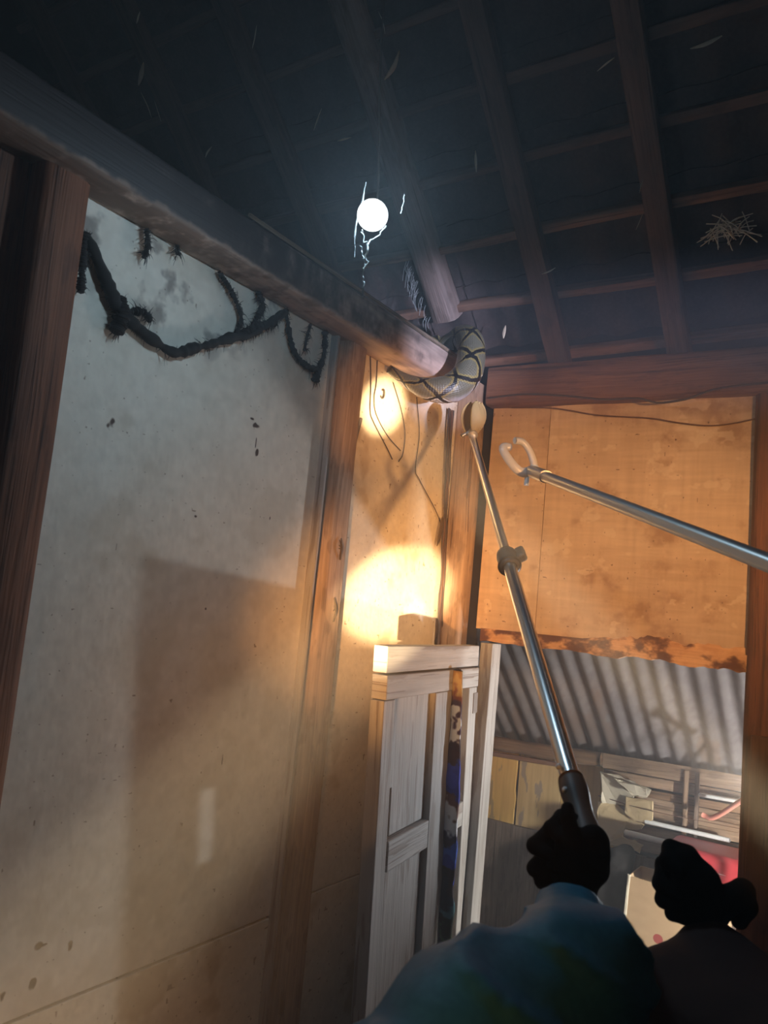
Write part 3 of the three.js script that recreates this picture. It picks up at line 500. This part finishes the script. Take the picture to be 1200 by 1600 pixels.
{
  const s = new THREE.Shape(); s.moveTo(0, 0.05); s.quadraticCurveTo(0.018, 0.03, 0.008, -0.005); s.quadraticCurveTo(0.004, -0.04, -0.022, -0.075); s.quadraticCurveTo(-0.022, -0.03, -0.012, 0.005); s.quadraticCurveTo(-0.012, 0.03, 0, 0.05);
  const g = new THREE.ExtrudeGeometry(s, { depth: 0.002, bevelEnabled: true, bevelSize: 0.001, bevelThickness: 0.001, bevelSegments: 1, curveSegments: 10 }); g.rotateY(Math.PI / 2); g.translate(0.02, 2.35, 0.175);
  tag(mesh('dry_leaf', g, M.leaf), 'dark dry leaf caught on the wire bundle in the corner', 'leaf');
  const tuft = (z, y, sd, label) => { const r = rng(sd), gs = []; for (let k = 0; k < 9; k++) gs.push(strand([[0.047, y + 0.05 * (0.5 - r()) + 0.02, z + (r() - 0.5) * 0.012], [0.056, y, z + (r() - 0.5) * 0.014], [0.047, y - 0.02 - r() * 0.02, z - 0.006 + (r() - 0.5) * 0.01]], 0.0016)); tag(mesh('cobweb', mergeGeometries(gs), M.leaf), label, 'cobweb', null, 'stuff'); };
  tuft(0.893, 2.183, 21, 'small dark debris tuft stuck on the pale middle post, the upper'); tuft(0.893, 1.975, 22, 'small dark debris tuft stuck on the pale middle post, the lower');
  const hook = tube([[0.002, 2.80, 0.675], [0.012, 2.80, 0.675], [0.014, 2.775, 0.675], [0.012, 2.765, 0.683], [0.006, 2.775, 0.685]], 0.003, { seg: 16, rad: 6 });
  tag(mesh('wall_hook', hook, M.cable), 'small bent hook on the white strip above the bright spot', 'hook');
}
cable([[0.14, 2.93, 0.075], [0.30, 2.935, 0.075], [0.466, 2.917, 0.074], [0.65, 2.888, 0.076], [0.77, 2.885, 0.074], [0.848, 2.862, 0.075], [0.95, 2.87, 0.074], [1.049, 2.899, 0.075], [1.217, 2.91, 0.075], [1.7, 2.92, 0.075]], 0.0042, 'dark cable sagging along the face of the brown wall plate, the upper');
cable([[0.22, 2.90, 0.012], [0.413, 2.885, 0.012], [0.60, 2.845, 0.014], [0.80, 2.822, 0.012], [0.90, 2.80, 0.013], [1.01, 2.782, 0.012], [1.10, 2.785, 0.012], [1.18, 2.80, 0.012]], 0.0028, 'brown cable sagging over the board just below the wall plate, the lower', M.brownCable);
cable([[0.10, 2.80, 0.106], [0.101, 2.5, 0.105], [0.108, 2.35, 0.104]], 0.002, 'thin brown wire down the corner post face', M.brownCable);

// ───────────────────────── grabbing sticks ─────────────────────────
{
  const A = V(0.307, 2.651, 0.508), B = V(1.196, 1.715, 1.714), at = (t) => A.clone().lerp(B, t).toArray();
  const dir = B.clone().sub(A).normalize(), turn = new THREE.Quaternion().setFromUnitVectors(V(0, -1, 0), dir);
  const s = thing('grabbing_stick', 'long silver telescopic grabbing stick raised by the gloved hand to the snake', 'stick');
  part('upper_tube', tube([at(0), at(0.27), at(0.56)], 0.0132, { seg: 8, rad: 20, tension: 0 }), M.steel, s);
  part('lower_tube', tube([at(0.52), at(0.8), at(1.0)], 0.0165, { seg: 8, rad: 20 }), M.steel, s);
  const put = (g, t, dx = 0, dy = 0, dz = 0) => { g.applyQuaternion(turn); const p = at(t); g.translate(p[0] + dx, p[1] + dy, p[2] + dz); return g; };
  const c = part('collar', put(new THREE.LatheGeometry([[0.0175, -0.036], [0.026, -0.034], [0.0275, -0.01], [0.0245, 0.006], [0.0275, 0.018], [0.0255, 0.034], [0.0145, 0.036]].map(([x, y]) => new THREE.Vector2(x, y)), 24), 0.535), M.collar, s);
  part('clamp_lever', put(new RoundedBoxGeometry(0.026, 0.05, 0.024, 3, 0.007), 0.525, 0.028, 0.012, -0.018), M.collar, c);
  part('band', put(new THREE.TorusGeometry(0.0265, 0.004, 8, 24).rotateX(Math.PI / 2), 0.55), M.cable, c);
  part('ferrule', put(new THREE.CylinderGeometry(0.0155, 0.0175, 0.04, 16), 0.0, 0, 0.01, 0), M.dullSteel, s);
  part('handle', tube([at(0.965), at(1.0), at(1.045)], (t) => 0.0215 + 0.002 * Math.sin(t * 9), { seg: 14, rad: 18 }), M.collar, s);
  for (const t of [0.955, 0.985]) part('bolt', put(new THREE.SphereGeometry(0.0055, 10, 8), t, -0.012, 0.008, 0.016), M.plasticWhite, s);
  // closed rubber jaws: two cupped paddles face to face
  const cup = (side) => {
    const pos = [], uv = [], idx = [], n = 14, m = 10;
    for (const lay of [0, 1]) for (let i = 0; i <= n; i++) for (let j = 0; j <= m; j++) {
      const t = i / n, q = j / m * 2 - 1, w = 0.040 * Math.pow(Math.sin(clamp(0.12 + t * 0.80, 0, 1) * Math.PI), 0.65) * (0.75 + 0.35 * t), dep = 0.021 * Math.sin(t * Math.PI * 0.95 + 0.15) * (1 - 0.6 * q * q) + 0.003;
      pos.push(q * w, t * 0.115 + 0.004 * Math.cos(q * 9 + t * 5) * t, side * (0.010 + dep * 1.15 + lay * 0.006)); uv.push(q * w, t * 0.1);
    }
    const W = m + 1, L = (n + 1) * W;
    for (let i = 0; i < n; i++) for (let j = 0; j < m; j++) { const a = i * W + j; idx.push(a, a + 1, a + W, a + 1, a + W + 1, a + W, a + L, a + W + L, a + 1 + L, a + 1 + L, a + W + L, a + W + 1 + L); }
    for (let i = 0; i < n; i++) for (const j of [0, m]) { const a = i * W + j; idx.push(a, a + W, a + L, a + W, a + W + L, a + L); }
    for (let j = 0; j < m; j++) for (const i of [0, n]) { const a = i * W + j; idx.push(a, a + L, a + 1, a + 1, a + L, a + 1 + L); }
    const g = new THREE.BufferGeometry(); g.setAttribute('position', new THREE.Float32BufferAttribute(pos, 3)); g.setAttribute('uv', new THREE.Float32BufferAttribute(uv, 2)); g.setIndex(idx); g.computeVertexNormals();
    g.rotateZ(-0.08); g.rotateY(1.25); g.translate(0.296, 2.668, 0.500); return g;
  };
  part('jaw', cup(1), M.rubber, s); part('jaw', cup(-1), M.rubber, s);
  part('pivot', tube([[0.268, 2.650, 0.522], [0.300, 2.672, 0.505], [0.326, 2.686, 0.492]], 0.0075, { seg: 8, rad: 8 }), M.dullSteel, s);
}
{
  const A = [0.745, 2.424, 0.932], B = [2.02, 1.886, 2.255];
  const s = thing('grabbing_stick', 'second grabbing stick with open pale jaws reaching in from the right', 'stick');
  const sec = timber(A, B, 0.030, 0.026, { seed: 301, hew: 0.0005, n: 4, round: 0.35 }); part('tube', sec, M.dullSteel, s);
  part('handle', timber([1.95, 1.916, 2.182], [2.09, 1.857, 2.328], 0.044, 0.040, { seed: 303, hew: 0.001, n: 6, round: 0.45 }), M.collar, s);
  part('sleeve', timber([0.722, 2.4335, 0.908], [0.80, 2.401, 0.989], 0.036, 0.033, { seed: 302, hew: 0.001, n: 4, round: 0.4 }), M.dullSteel, s);
  const P = (h, v, d = 0) => [0.72 + 0.832 * h - 0.3 * d, 2.434 + 0.097 * h + v, 0.905 - 0.547 * h + d];
  part('jaw', tube([P(0.006, 0.004), P(-0.022, -0.004, 0.012), P(-0.052, 0.028, 0.02), P(-0.076, 0.062, 0.015), P(-0.078, 0.074, 0.005), P(-0.066, 0.072, 0)], (t) => 0.0145 - 0.002 * t, { seg: 36, rad: 12, flat: 0.75 }), M.clearGrip, s);
  part('jaw', tube([P(0.01, 0.006), P(-0.004, 0.03, -0.012), P(-0.024, 0.066, -0.02), P(-0.040, 0.090, -0.012), P(-0.056, 0.092, 0)], (t) => 0.0145 - 0.002 * t, { seg: 36, rad: 12, flat: 0.75 }), M.clearGrip, s);
  part('pivot', mergeGeometries([new THREE.SphereGeometry(0.019, 16, 12).translate(...P(0.006, 0.002)), new THREE.CylinderGeometry(0.007, 0.007, 0.034, 10).translate(...P(-0.012, -0.024))]), M.plasticWhite, s);
}

// ───────────────────────── shed behind the doorway ─────────────────────────
{
  const shed = setting('shed_roof');
  const sheet = (x0, x1, lift) => {
    const pitch = 0.088, n = Math.round((x1 - x0) / pitch * 10), m = 6, pos = [], uv = [], idx = [];
    for (const lay of [0, 1]) for (let k = 0; k <= m; k++) for (let i = 0; i <= n; i++) { const x = lerp(x0, x1, i / n), z = lerp(-1.5, -0.05, k / m), y = 1.385 + (z + 1.3) * 0.87 + 0.013 * Math.sin(x / pitch * 2 * Math.PI) + lift + lay * 0.002 + 0.006 * noise3(x * 3, z * 3, 5); pos.push(x, y, z); uv.push(x, z); }
    const W = n + 1, L = W * (m + 1);
    for (let k = 0; k < m; k++) for (let i = 0; i < n; i++) { const a = k * W + i; idx.push(a, a + 1, a + W, a + 1, a + W + 1, a + W, a + L, a + W + L, a + 1 + L, a + 1 + L, a + W + L, a + W + 1 + L); }
    const g = new THREE.BufferGeometry(); g.setAttribute('position', new THREE.Float32BufferAttribute(pos, 3)); g.setAttribute('uv', new THREE.Float32BufferAttribute(uv, 2)); g.setIndex(idx); g.computeVertexNormals(); return g;
  };
  part('roof_sheet', sheet(-1.2, -0.10, 0.004), M.tin, shed); part('roof_sheet', sheet(-0.12, 0.765, 0), M.tin, shed); part('roof_sheet', sheet(0.755, 2.1, 0.016), M.tin, shed);
  const sw = setting('shed_wall');
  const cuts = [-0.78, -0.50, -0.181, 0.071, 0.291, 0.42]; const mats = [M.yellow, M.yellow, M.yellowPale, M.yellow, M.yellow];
  for (let k = 0; k < 5; k++) {
    const r = rng(200 + k), a = cuts[k] + 0.003, b = cuts[k + 1] - (k === 1 ? 0.012 : 0.003), y0 = 0.838 + (a + 0.4) * 0.04, pts = [[a, y0], [b, y0 + 0.008]]; for (let i = 0; i <= 8; i++) pts.push([b + (k === 1 ? (r() - 0.5) * 0.012 : (r() - 0.5) * 0.002), lerp(y0 + 0.01, 1.27, i / 8)]); pts.push([a, 1.265]);
    const g = extrude(pts, 0.014, 0.002); g.translate(0, 0, -1.325); uvBox(g, 'y'); part('board', g, mats[k], sw);
  }
  for (const [x0, x1, k] of [[-0.8, -0.36, 0], [-0.355, 0.14, 1], [0.145, 0.62, 2], [0.625, 1.05, 3], [1.055, 1.5, 4]]) part('board', span(x0, x1, 0, 0.86 + k * 0.008, -1.315, -1.29, { grain: 'y' }), M.greyWood, sw);
  tag(mesh('wall_shed_left', span(-0.86, -0.80, 0, 2.3, -1.45, -0.05), M.darkWood), null, null, null, 'structure');
  tag(mesh('bamboo_pole', tube([[-0.75, 1.283, -1.27], [-0.3, 1.296, -1.272], [0.0, 1.303, -1.27], [0.30, 1.318, -1.27]], (t) => 0.038 + 0.002 * Math.sin(t * 30), { seg: 40, rad: 14 }), M.bamboo), 'thick round bamboo pole under the low edge of the corrugated roof', 'pole');
  tag(mesh('wooden_batten', timber([-0.7, 1.222, -1.29], [0.06, 1.246, -1.29], 0.03, 0.022, { seed: 401 }), M.battenWood), 'thin brown batten along the top of the yellow boards', 'batten');
  // slatted bamboo lattice
  const lat = thing('bamboo_lattice', 'grey bamboo slat lattice at the right of the shed wall', 'lattice');
  const rows = [[1.318, 0.075, -1.262, M.paleWood], [1.242, 0.050, -1.285, M.paleWood], [1.186, 0.036, -1.287, M.bamboo], [1.142, 0.044, -1.283, M.paleWood], [1.096, 0.044, -1.287, M.paleWood], [1.050, 0.046, -1.285, M.paleWood], [0.992, 0.060, -1.287, M.bamboo], [0.925, 0.060, -1.285, M.paleWood]];
  rows.forEach(([y, h, z, m], i) => part('slat', timber([0.31, y, z], [1.55, y + 0.036 + (hash(i, 2, 2) - 0.5) * 0.02, z], 0.014, h, { seed: 420 + i, hew: 0.004, n: 18 }), m, lat));
  part('post', timber([0.735, 0.86, -1.262], [0.73, 1.345, -1.262], 0.022, 0.030, { seed: 440, up: [0, 0, 1] }), M.paleWood, lat);
  part('post', timber([0.785, 0.86, -1.26], [0.78, 1.345, -1.26], 0.018, 0.022, { seed: 441, up: [0, 0, 1] }), M.greyWood, lat);
  part('post', timber([1.03, 0.86, -1.262], [1.025, 1.34, -1.262], 0.018, 0.030, { seed: 442, up: [0, 0, 1] }), M.greyWood, lat);
  // torn sack and crumbling sheet
  const crumple = (pts, z, seed, amp) => { const s = new THREE.Shape(pts.map(([x, y]) => new THREE.Vector2(x, y))); let g = new THREE.ExtrudeGeometry(s, { depth: 0.008, bevelEnabled: true, bevelSize: 0.002, bevelThickness: 0.002, bevelSegments: 1, curveSegments: 4 }); const p = g.attributes.position; for (let i = 0; i < p.count; i++) p.setZ(i, p.getZ(i) + z + amp * (noise3(p.getX(i) * 17, p.getY(i) * 17, seed) + 0.6 * noise3(p.getX(i) * 50, p.getY(i) * 50, seed))); g.computeVertexNormals(); return uvBox(g, 'y'); };
  const jag = (pts, seed, a = 0.008) => { const r = rng(seed), o = []; pts.forEach((p, i) => { const q = pts[(i + 1) % pts.length], n = Math.max(1, Math.round(Math.hypot(q[0] - p[0], q[1] - p[1]) / 0.02)); for (let k = 0; k < n; k++) o.push([lerp(p[0], q[0], k / n) + (k ? (r() - 0.5) * a : 0), lerp(p[1], q[1], k / n) + (k ? (r() - 0.5) * a : 0)]); }); return o; };
  tag(mesh('torn_sack', crumple(jag([[0.31, 1.262], [0.40, 1.262], [0.50, 1.238], [0.575, 1.225], [0.555, 1.185], [0.49, 1.178], [0.485, 1.12], [0.33, 1.108]], 3), -1.252, 3, 0.03), M.sack), 'torn pale sack hanging at the left end of the bamboo lattice', 'sack');
  tag(mesh('plastic_flap', crumple(jag([[0.40, 1.25], [0.56, 1.23], [0.565, 1.20], [0.50, 1.19]], 13, 0.006), -1.205, 8, 0.03), M.sack), 'folded flap of pale plastic lying over the torn sack', 'plastic');
  tag(mesh('carton_scrap', crumple(jag([[0.455, 1.165], [0.585, 1.17], [0.59, 1.085], [0.575, 1.065], [0.50, 1.06], [0.455, 1.09]], 4, 0.006), -1.225, 4, 0.012), M.foam), 'tan carton scrap with ragged edges right of the torn sack', 'carton');
  tag(mesh('foam_sheet', crumple(jag([[0.305, 1.105], [0.40, 1.11], [0.47, 1.06], [0.545, 1.045], [0.53, 1.02], [0.455, 1.005], [0.44, 0.965], [0.545, 0.945], [0.53, 0.905], [0.42, 0.915], [0.315, 0.90]], 5, 0.012), -1.26, 5, 0.02), M.foam), 'crumbling yellowish foam sheet below the torn sack', 'foam');
  const rod = (a, b, r, label) => tag(mesh('plastic_tube', tube([a, a.map((x, i) => (x + b[i]) / 2), b], r, { seg: 8, rad: 10 }), M.plasticWhite), label, 'tube');
  rod([0.465, 0.998, -1.19], [0.70, 0.995, -1.19], 0.014, 'short white plastic tube lowest on the lattice, thickest of three');
  rod([0.555, 1.068, -1.215], [0.95, 1.068, -1.215], 0.011, 'long thin white plastic tube across the middle of the lattice');
  rod([0.80, 1.245, -1.235], [1.02, 1.252, -1.235], 0.009, 'short white plastic tube high on the lattice near the pink hose');
  tag(mesh('pink_hose', tube([[0.83, 1.165, -1.18], [0.87, 1.16, -1.17], [0.92, 1.195, -1.15], [1.0, 1.27, -1.10], [1.12, 1.38, -1.02]], 0.012, { seg: 24, rad: 10 }), M.pink), 'curved pink plastic hose over the bamboo lattice', 'hose');
  cable([[0.30, 1.135, -1.245], [0.55, 1.128, -1.195], [0.8, 1.125, -1.225], [1.1, 1.13, -1.23]], 0.002, 'rusty thin wire stretched across the shed wall', M.brownCable);
  // bench with carton, basin and an unidentified dark shape
  const b = thing('wooden_bench', 'rough wooden bench in the shed under the carton', 'bench');
  part('bench_top', span(0.22, 1.06, 0.53, 0.56, -1.26, -0.98, { grain: 'x' }), M.greyWood, b);
  for (const [x, z] of [[0.28, -1.22], [1.0, -1.22], [0.28, -1.02], [1.0, -1.02]]) part('leg', span(x - 0.02, x + 0.02, 0, 0.53, z - 0.02, z + 0.02), M.greyWood, b);
  const cartonTex = tex(256, 256, (u, v) => { let c = mix3([214, 186, 150], [190, 160, 122], fbm(u, v, 5, 5, 3, 5)); if (u > 0.80 && u < 0.97 && v > 0.06 && v < 0.30 && fbm(u, v, 26, 10, 19, 2) > 0.56) c = [70, 58, 48]; if (Math.hypot((u - 0.36) / 0.05, (v - 0.17) / 0.07) < 1) c = [176, 84, 80]; return c; });
  const cb = thing('carton_box', 'open beige carton box with a pale torn edge on the bench', 'box', [0.76, 0.56, -1.10]);
  const face = (w, h, d, x, y, z, n) => { const g = new RoundedBoxGeometry(w, h, d, 1, 0.0015); g.translate(x, y, z); const p = g.attributes.position, uv = g.attributes.uv; for (let i = 0; i < p.count; i++) uv.setXY(i, (p.getX(i) + 0.22) / 0.44, p.getY(i) / 0.3); return part(n, g, new THREE.MeshStandardMaterial({ map: cartonTex, roughness: 0.9 }), cb); };
  face(0.43, 0.29, 0.006, 0, 0.146, 0.11, 'carton_side'); face(0.43, 0.29, 0.006, 0, 0.146, -0.11, 'carton_side'); face(0.006, 0.29, 0.214, 0.212, 0.146, 0, 'carton_side'); face(0.006, 0.29, 0.214, -0.212, 0.146, 0, 'carton_side'); face(0.43, 0.006, 0.22, 0, 0.004, 0, 'carton_base');
  const torn = timber([-0.219, 0.002, 0.115], [-0.205, 0.30, 0.118], 0.012, 0.008, { seed: 77, up: [0, 0, 1] }); part('torn_edge', torn, M.sack, cb);
  const basin = thing('plastic_basin', 'red plastic basin resting on the carton box', 'basin', [0.90, 0.853, -1.10]);
  const R = RoundedBoxGeometry; const bg = new R(0.36, 0.19, 0.24, 4, 0.03); { const p = bg.attributes.position; for (let i = 0; i < p.count; i++) { const f = 1 + (p.getY(i) + 0.1) * 0.55; p.setX(i, p.getX(i) * f); p.setZ(i, p.getZ(i) * f); } bg.computeVertexNormals(); bg.translate(0, 0.095, 0); } part('basin_body', bg, M.red, basin);
  const scr = mergeGeometries([tube([[0.015, 0.03, 0.131], [0.025, 0.08, 0.137], [0.032, 0.12, 0.142]], 0.0016, { seg: 8, rad: 5 }), tube([[0.00, 0.12, 0.141], [0.05, 0.118, 0.141], [0.08, 0.117, 0.141]], 0.001, { seg: 8, rad: 5 })]); part('scratch', scr, M.plasticWhite, basin);
  const f = bones([[0.34, 0.655, -1.12, 0.085, 0.43, 0.665, -1.12, 0.09], [0.34, 0.69, -1.12, 0.08, 0.43, 0.77, -1.12, 0.09], [0.42, 0.8, -1.12, 0.07, 0.47, 0.88, -1.12, 0.05], [0.47, 0.88, -1.12, 0.05, 0.50, 0.915, -1.13, 0.035]], 0.06);
  tag(mesh('dark_lump', skin((x, y, z) => f(x, y, z) + (noise3(x * 26, y * 26, z * 26) - 0.5) * 0.012, [0.20, 0.52, -1.27], [0.62, 1.0, -0.98], 0.011), M.lump), 'dark lumpy shape on the bench left of the carton box', 'lump');
}

// ───────────────────────── people in the foreground ─────────────────────────
// frame of the raised hands, turned with the camera: x right, y up, z back
const handFrame = new THREE.Matrix4().makeRotationFromEuler(new THREE.Euler(7 * D2R, 34 * D2R, 5.6 * D2R, 'YXZ'));
function handSkin(origin, list, k, lo, hi) {                   // bones in millimetres
  const g = skin(bones(list.map((b) => b.map((x) => x / 1000)), k), lo.map((x) => x / 1000), hi.map((x) => x / 1000), 0.003);
  const m = handFrame.clone().setPosition(...origin); g.applyMatrix4(m); return g;
}
{
  const p = thing('person', 'person in a dark teal jacket and black glove raising the long grabbing stick', 'person');
  const cloth = (f, amp) => (x, y, z) => f(x, y, z) + amp * (noise3(x * 14 + y * 6, y * 18, z * 14) - 0.5) - amp * 1.1 * Math.pow(1 - Math.abs(2 * noise3(x * 9 + y * 12, y * 10, z * 9 - y * 8) - 1), 6);
  const body = bones([[1.34, 1.34, 2.76, 0.085, 1.34, 1.41, 2.75, 0.092], [1.32, 1.18, 2.77, 0.055, 1.34, 1.34, 2.76, 0.06], [1.23, 0.76, 2.77, 0.085, 1.22, 0.42, 2.76, 0.06], [1.22, 0.42, 2.76, 0.06, 1.22, 0.06, 2.78, 0.045], [1.40, 0.76, 2.77, 0.085, 1.41, 0.42, 2.76, 0.06], [1.41, 0.42, 2.76, 0.06, 1.41, 0.06, 2.78, 0.045], [1.22, 0.04, 2.78, 0.04, 1.21, 0.035, 2.62, 0.035], [1.41, 0.04, 2.78, 0.04, 1.42, 0.035, 2.62, 0.035], [1.31, 0.8, 2.77, 0.12, 1.31, 1.08, 2.77, 0.12], [1.34, 1.37, 2.67, 0.02, 1.34, 1.34, 2.66, 0.015]], 0.04);
  part('body', skin(body, [1.05, 0, 2.5], [1.56, 1.56, 2.94], 0.014), M.trouser, p);
  const jacket = bones([[1.31, 0.82, 2.77, 0.15, 1.31, 1.12, 2.76, 0.14], [1.18, 1.18, 2.76, 0.08, 1.44, 1.18, 2.76, 0.085], [1.46, 1.16, 2.77, 0.07, 1.52, 0.92, 2.74, 0.055],
    [1.22, 1.22, 2.68, 0.092, 1.195, 1.435, 2.36, 0.088], [1.195, 1.435, 2.36, 0.088, 1.215, 1.53, 2.12, 0.082], [1.215, 1.53, 2.12, 0.082, 1.290, 1.563, 1.945, 0.074], [1.290, 1.563, 1.945, 0.072, 1.245, 1.585, 1.86, 0.048]], 0.05);
  part('jacket', skin(cloth(jacket, 0.014), [1.00, 0.62, 1.76], [1.64, 1.68, 2.96], 0.0115), M.teal, p);
  // gloved hand round the stick handle; origin in the palm
  const H = [[8, -95, 0, 29, 12, -30, 0, 33], [12, -30, 2, 34, 26, 10, -4, 33], [34, -20, 2, 27, 38, 20, 4, 22], [36, 4, 12, 22, 34, 30, 12, 19], [2, -8, 0, 26, 0, 20, 4, 22],
    [34, 36, -20, 12, -4, 44, -32, 11.5], [-4, 44, -32, 11.5, -26, 36, -10, 10.5], [-26, 36, -10, 10.5, -16, 30, 10, 9.5],
    [32, 14, -24, 12.5, -18, 24, -38, 12], [-18, 24, -38, 12, -50, 8, -12, 12], [-50, 8, -12, 12, -34, 4, 12, 10],
    [28, -8, -24, 12.5, -18, 0, -38, 12], [-18, 0, -38, 12, -50, -26, -10, 12], [-50, -26, -10, 12, -30, -30, 12, 10],
    [20, -30, -22, 11.5, -14, -22, -34, 11], [-14, -22, -34, 11, -40, -44, -8, 11], [-40, -44, -8, 11, -24, -48, 10, 9.5],
    [8, -6, 22, 17, 0, 34, 24, 13.5], [0, 34, 24, 13.5, -6, 64, 14, 11], [-6, 64, 14, 11, -5, 74, 10, 9.5]];
  part('glove', handSkin([1.205, 1.657, 1.772], H, 0.006, [-72, -132, -60], [84, 96, 54]), M.glove, p);
}
{
  const p = thing('person', 'person in dark maroon clothes at lower right holding up a black gloved fist', 'person');
  const body = bones([[1.95, 1.36, 2.02, 0.095, 1.95, 1.43, 2.01, 0.10], [1.92, 1.2, 2.02, 0.06, 1.94, 1.36, 2.02, 0.06], [1.80, 0.78, 2.0, 0.09, 1.80, 0.42, 1.99, 0.065], [1.80, 0.42, 1.99, 0.065, 1.80, 0.06, 2.0, 0.045], [1.98, 0.78, 2.02, 0.09, 1.99, 0.42, 2.01, 0.065], [1.99, 0.42, 2.01, 0.065, 1.99, 0.06, 2.02, 0.045], [1.80, 0.04, 2.0, 0.04, 1.77, 0.035, 1.85, 0.035], [1.99, 0.04, 2.02, 0.04, 1.97, 0.035, 1.87, 0.035], [1.89, 0.8, 2.0, 0.12, 1.89, 1.1, 2.0, 0.12]], 0.04);
  part('body', skin(body, [1.64, 0, 1.74], [2.2, 1.58, 2.2], 0.014), M.trouser, p);
  const shirt = bones([[1.89, 0.84, 2.0, 0.16, 1.88, 1.18, 1.99, 0.15], [1.72, 1.26, 1.90, 0.10, 2.02, 1.24, 2.05, 0.09], [2.04, 1.22, 2.06, 0.07, 2.12, 0.95, 2.06, 0.055],
    [1.70, 1.28, 1.86, 0.11, 1.48, 1.42, 1.62, 0.095], [1.58, 1.38, 1.74, 0.11, 1.44, 1.405, 1.60, 0.11], [1.46, 1.41, 1.62, 0.09, 1.325, 1.43, 1.61, 0.078], [1.40, 1.43, 1.60, 0.08, 1.372, 1.495, 1.545, 0.056]], 0.05);
  part('shirt', skin((x, y, z) => shirt(x, y, z) + 0.016 * (noise3(x * 18, y * 22, z * 18) - 0.5), [1.20, 0.64, 1.40], [2.24, 1.62, 2.26], 0.0115), M.maroon, p);
  const H = [[14, -105, 0, 28, 6, -40, 0, 34], [6, -40, 0, 36, -6, 10, 0, 38], [-6, 10, 0, 36, -22, 40, -6, 28],
    [-14, 52, -18, 15, -40, 58, -26, 14], [-40, 58, -26, 14, -54, 46, -4, 13], [-54, 46, -4, 13, -42, 40, 14, 11],
    [-20, 30, -26, 15, -50, 28, -30, 14], [-50, 28, -30, 14, -64, 8, -6, 13.5], [-64, 8, -6, 13.5, -46, 4, 14, 11.5],
    [-20, 6, -26, 15, -48, 2, -28, 14], [-48, 2, -28, 14, -60, -18, -4, 13.5], [-60, -18, -4, 13.5, -42, -20, 14, 11.5],
    [-14, -16, -22, 13, -36, -24, -24, 12], [-36, -24, -24, 12, -46, -40, -2, 11.5], [-46, -40, -2, 11.5, -32, -42, 12, 10],
    [20, -30, 10, 24, 46, -8, 12, 22], [46, -8, 12, 21, 66, 2, 8, 19], [66, 2, 8, 19, 72, -24, 8, 18], [72, -24, 8, 17, 60, -46, 10, 14]];
  part('glove', handSkin([1.349, 1.588, 1.531], H, 0.006, [-92, -140, -60], [106, 92, 54]), M.glove, p);
}

// ───────────────────────── unseen torches and shed lamp, out of view, placed for what they light ─────────────────────────
const torchNames = { beam: 'unseen lamp on a stand, placed to light the corner of the white wall', under: 'unseen lamp on a stand, placed to light the wall beneath the beam', panel: 'unseen lamp on a stand, placed to light the board over the doorway', low: 'unseen lamp on a low stand, placed to light the foot of the left wall', snake: 'unseen lamp on a tall stand, placed to light the coiled snake', shed: 'unseen lamp on a stand in the shed, placed to shine through the doorway' };
for (const [key, [from, to, size, spots]] of Object.entries(UNSEEN_TORCH)) {
  const dir = V(...to).sub(V(...from)).normalize(), t = thing('unseen_torch', torchNames[key], 'unseen_torch', [from[0], 0, from[2]]);
  const q = new THREE.Quaternion().setFromUnitVectors(V(0, 1, 0), dir), put = (g) => { g.applyQuaternion(q); g.translate(0, from[1], 0); return g; };
  part('torch_body', put(new THREE.LatheGeometry([[0, -0.135], [0.013, -0.134], [0.0135, -0.05], [0.02, -0.03], [0.021, -0.004], [0.0185, -0.004], [0.017, -0.008]].map(([x, y]) => new THREE.Vector2(x, y)), 20)), M.black, t);
  part('lens', put(new THREE.CylinderGeometry(0.0178, 0.0178, 0.003, 20).translate(0, -0.0065, 0)), M.glow(spots[0][0], 3), t);
  const b = V(0, from[1], 0).addScaledVector(dir, -0.09);
  part('pole', tube([[b.x, 0.22, b.z], [b.x, b.y * 0.6 + 0.08, b.z], [b.x, b.y - 0.01, b.z]], 0.007, { seg: 6, rad: 8 }), M.black, t);
  for (let k = 0; k < 3; k++) { const a = k * 2.094 + 0.5; part('leg', tube([[b.x, 0.24, b.z], [b.x + Math.cos(a) * 0.09, 0.12, b.z + Math.sin(a) * 0.09], [b.x + Math.cos(a) * 0.17, 0.006, b.z + Math.sin(a) * 0.17]], 0.006, { seg: 6, rad: 6 }), M.black, t); }
  for (const [c, cd, half, pen] of spots) {
    const l = new THREE.SpotLight(new THREE.Color().setRGB(...c), cd, 0, half * D2R, pen, 2); l.castShadow = true; l.shadow.radius = size / 2; l.name = 'unseen_torch_light';
    const o = V(...from).addScaledVector(dir, 0.004); l.position.copy(o); l.target.position.set(...to); scene.add(l); scene.add(l.target);
  }
}
{
  const t = thing('unseen_shed_lamp', 'small unseen lamp hanging beside the doorway, placed to light the shed', 'unseen_shed_lamp', SHED_LAMP.at);
  part('glow_globe', new THREE.SphereGeometry(0.04, 24, 16), M.glow(SHED_LAMP.color, 3), t);
  part('lamp_cap', new THREE.LatheGeometry([[0, 0.07], [0.02, 0.065], [0.042, 0.035], [0.04, 0.03]].map(([x, y]) => new THREE.Vector2(x, y)), 20), M.black, t);
  part('hanger', tube([[0, 0.06, 0], [0, 0.2, 0], [0.01, 1.385 + (SHED_LAMP.at[2] + 1.3) * 0.87 - SHED_LAMP.at[1], 0]], 0.003, { seg: 8, rad: 6 }), M.cable, t);
  const l = new THREE.PointLight(new THREE.Color().setRGB(...SHED_LAMP.color), SHED_LAMP.intensity); l.castShadow = true; l.shadow.radius = 2; l.name = 'unseen_shed_light'; l.position.set(...SHED_LAMP.at); scene.add(l);
}

renderer.render(scene, camera);
